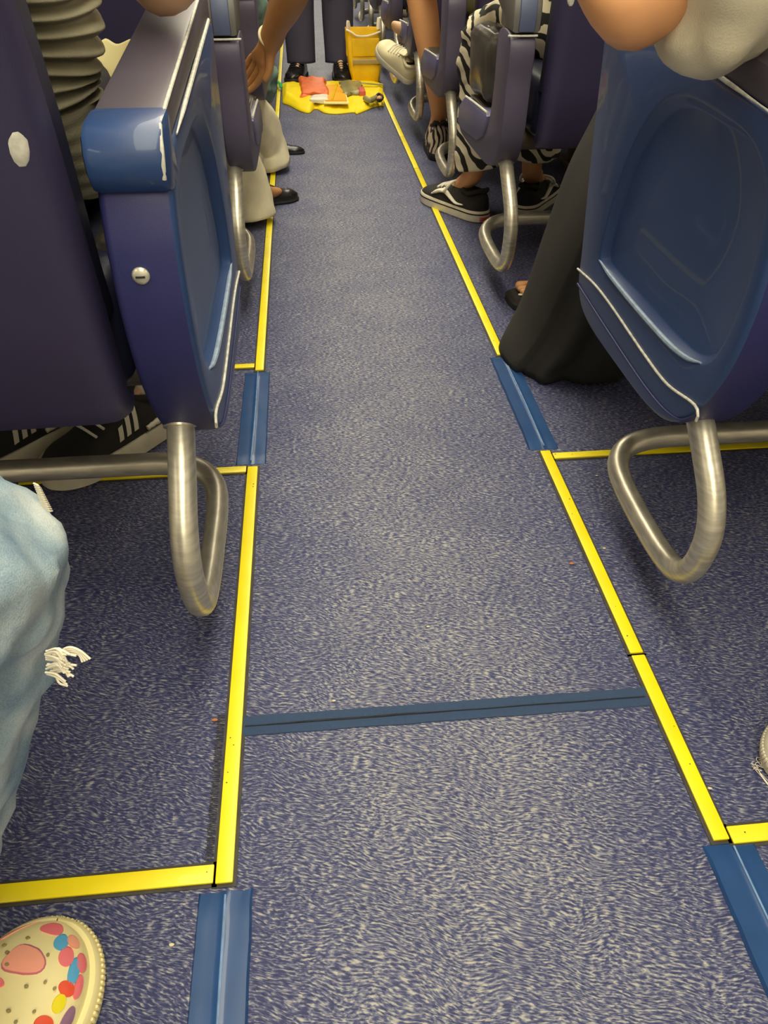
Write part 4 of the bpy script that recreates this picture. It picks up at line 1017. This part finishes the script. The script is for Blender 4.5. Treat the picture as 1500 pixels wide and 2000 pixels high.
# seat belt and dark pouch in the gap between the near left seat and its end panel
b = empty('seat_belt', (-.185, .80, .45), 'olive seat belt with a dull buckle in the gap beside the screwed end panel', 'belt')
q0 = at(168, 572, y=.80)
make('strap', [(tube([tuple(at(178, 520, y=.79)), tuple(at(186, 545, y=.79)), tuple(at(170, 572, y=.79)), tuple(at(186, 592, y=.79))], .007, 10, 30, flat=.4), M['stripe_cloth'])], b, b.location)
make('buckle', [(soft_box(-.197, -.179, .785, .82, .478, .50, .001, 1, 1, .005), M['metal'])], b, b.location)
b = empty('dark_pouch', (-.20, .9, .2), 'shiny black pouch hanging in the gap beside the screwed end panel', 'bag')
make('pouch', [(soft_box(-.232, -.180, .80, 1.02, .30, .47, .008, 8, 3, .02), M['black_bag'])], b, b.location, angle=180)

# yellow vest spread on the floor
def vest():
    bot = smooth_poly([tuple(at(px, py, z=0)) for px, py in [(552, 203), (566, 208), (585, 218), (604, 222), (617, 214), (634, 222), (660, 224), (690, 221), (697, 224), (716, 217), (732, 210), (750, 208)]], 90, False)
    top = smooth_poly([tuple(at(px, py, z=0)) for px, py in [(551, 166), (570, 164), (600, 164), (640, 162), (680, 160), (720, 161), (748, 166)]], 90, False)
    V = []; F = []; R_ = 26
    for j in range(R_ + 1):
        v = j / R_
        for i in range(90):
            p = bot[i].lerp(top[i], v); e = min(1, min(v, 1 - v) * 8, min(i, 89 - i) / 4)
            z = .006 + e * (.012 + .016 * noise.noise((p.x * 9, p.y * 4, 1)) + .006 * noise.noise((p.x * 30, p.y * 12, 2)))
            if i < 34 and v < .75: z += e * .014
            V.append((p.x, p.y, max(.004, z)))
    for j in range(R_):
        for i in range(89): F.append((j * 90 + i, j * 90 + i + 1, (j + 1) * 90 + i + 1, (j + 1) * 90 + i))
    n = len(V); per = list(range(90)) + [j * 90 + 89 for j in range(1, R_ + 1)] + [R_ * 90 + i for i in range(88, -1, -1)] + [j * 90 for j in range(R_ - 1, 0, -1)]
    V += [(V[i][0], V[i][1], .0005) for i in per]
    for k in range(len(per)): F.append((per[k], per[(k + 1) % len(per)], n + (k + 1) % len(per), n + k))
    F.append(tuple(n + k for k in range(len(per))))
    return V, F
vo = empty('life_vest', (.12, 3.9, 0), 'bright yellow life vest spread flat across the aisle floor', 'life vest')
make('vest_cloth', [(vest(), M['vest'])], vo, vo.location, angle=180)
e0 = at(712, 161, z=.02)
make('vest_strap', [(tube([tuple(at(668, 164, z=.03)), tuple(at(690, 160, z=.035)), tuple(at(715, 163, z=.03)), tuple(at(748, 166, z=.02))], .008, 8, 30, flat=.4), M['clear'])], vo, vo.location)
# things on the vest
def blob(name, px0, py0, px1, py1, zt, mt, label, cat, seed, amp=.012, bev=.02, z0=.028, extra=None):
    a = at(px0, py1, z=z0); b_ = at(px1, py0, z=z0)
    g = soft_box(min(a.x, b_.x), max(a.x, b_.x), min(a.y, b_.y), max(a.y, b_.y), z0 - .006, z0 + zt, amp, seed, 3, bev)
    o = make(name, [(g, mt)] + (extra or []), None, ((a.x + b_.x) / 2, (a.y + b_.y) / 2, z0), angle=180)
    return tag(o, label, cat)
blob('oxygen_mask_pouch', 588, 160, 634, 190, .022, M['orange'], 'crumpled orange mask pouch on the left half of the yellow vest', 'mask', 2, .022, .012)
blob('leaflet', 606, 190, 640, 200, .012, M['white_lace'], 'black and white leaflet under the crumpled orange pouch', 'leaflet', 5, .006, .004)
oc = at(660, 184, z=.03)
c4 = [at(px, py, z=.035) for px, py in [(637, 166), (670, 166), (678, 197), (635, 197)]]
cm = sum(c4, Vector()) / 4
cb = [cm + (p - cm) * 1.12 for p in c4]
card = make('safety_card', [(loft([[Vector((p.x, p.y, .026)) for p in cb], [Vector((p.x, p.y, .032)) for p in cb]]), M['paper']), (loft([[Vector((p.x, p.y, .0322)) for p in c4], [Vector((p.x, p.y, .037)) for p in c4]]), M['orange_card']),
     (tube([Vector((c4[3].x + .03, c4[3].y, .038)), Vector((c4[1].x - .03, c4[1].y, .038))], .006, 6), M['bagyellow'])], None, tuple(cm), smooth=False)
tag(card, 'square orange card with cream border on the yellow vest', 'card')
blob('plastic_pouch', 668, 162, 704, 186, .014, M['clear'], 'crumpled translucent pouch on the yellow vest right of the orange card', 'pouch', 9, .014, .014)
blob('inflation_handle', 702, 178, 711, 187, .02, M['red_mark'], 'small red pull handle on the yellow vest', 'handle', 4, .002, .006)
tb = empty('vest_whistle', tuple(at(728, 192, z=.03)), 'short grey whistle with tangled cord at the right end of the yellow vest', 'whistle')
make('whistle_body', [(tube([tuple(at(713, 192, z=.035)), tuple(at(722, 196, z=.035)), tuple(at(734, 191, z=.035))], .012, 12, 16), M['clear'])], tb, tb.location)
make('cord', [(tube([tuple(at(734, 190, z=.035)), tuple(at(740, 184, z=.04)), tuple(at(747, 190, z=.035)), tuple(at(741, 197, z=.035)), tuple(at(736, 190, z=.035))], .007, 8, 30), M['black_rubber'])], tb, tb.location)
make('lamp_bead', [(ball(tuple(at(741, 193, z=.038)), .013, 12, 8), M['skin_tan'])], tb, tb.location)
tag(make('green_ribbon', [(tube([tuple(at(540, 158, z=.03)), tuple(at(547, 164, z=.03)), tuple(at(549, 171, z=.02))], .009, 8, 14, flat=.4), M['green'])], None, tuple(at(545, 165, z=0))), 'small green ribbon at the left end of the yellow vest', 'ribbon')

# upright yellow bag
yb = empty('yellow_bag', (.31, 4.36, 0), 'upright amber yellow bag with a grey reflective band behind the vest', 'bag')
rg = []
for z, x0, x1, y0, y1 in [(0, .258, .378, 4.31, 4.42), (.01, .246, .388, 4.30, 4.43), (.06, .236, .394, 4.295, 4.435), (.12, .228, .394, 4.30, 4.43), (.20, .222, .392, 4.31, 4.42), (.232, .220, .390, 4.315, 4.42)]:
    ring = []
    for i in range(40):
        a = 2 * PI * i / 40; ca, sa = math.cos(a), math.sin(a)
        k = noise.noise((ca * 3, sa * 3, z * 20)) * .006
        ring.append(Vector(((x0 + x1) / 2 + ((x1 - x0) / 2 + k) * math.copysign(abs(ca) ** .3, ca), (y0 + y1) / 2 + ((y1 - y0) / 2 + k) * math.copysign(abs(sa) ** .3, sa), z)))
    rg.append(ring)
rg.append([Vector((p.x * .97 + .31 * .03, p.y * .97 + 4.365 * .03, .226)) for p in rg[-1]])
rg.append([Vector((p.x, p.y, .12)) for p in rg[-1]])
make('bag_body', [(loft(rg), M['bagyellow'])], yb, yb.location, angle=50)
make('reflective_band', [(soft_box(.252, .388, 4.288, 4.30, .088, .108, .0015, 3, 2, .002), M['reflective'])], yb, yb.location)
make('bag_flap', [(tube([(.224, 4.312, .232), (.25, 4.300, .222), (.275, 4.296, .208), (.32, 4.296, .206), (.36, 4.298, .214), (.390, 4.31, .222)], .0045, 8, 40), M['thread']),
                  (soft_box(.250, .385, 4.296, 4.303, .120, .196, .003, 5, 2, .002), M['bagyellow'])], yb, yb.location)
make('bag_handle', [(tube([(.232, 4.36, .225), (.236, 4.36, .262), (.245, 4.37, .225)], .007, 8, 20), M['thread']), (tube([(.384, 4.36, .215), (.392, 4.37, .275), (.396, 4.37, .215)], .010, 8, 20), M['thread'])], yb, yb.location)
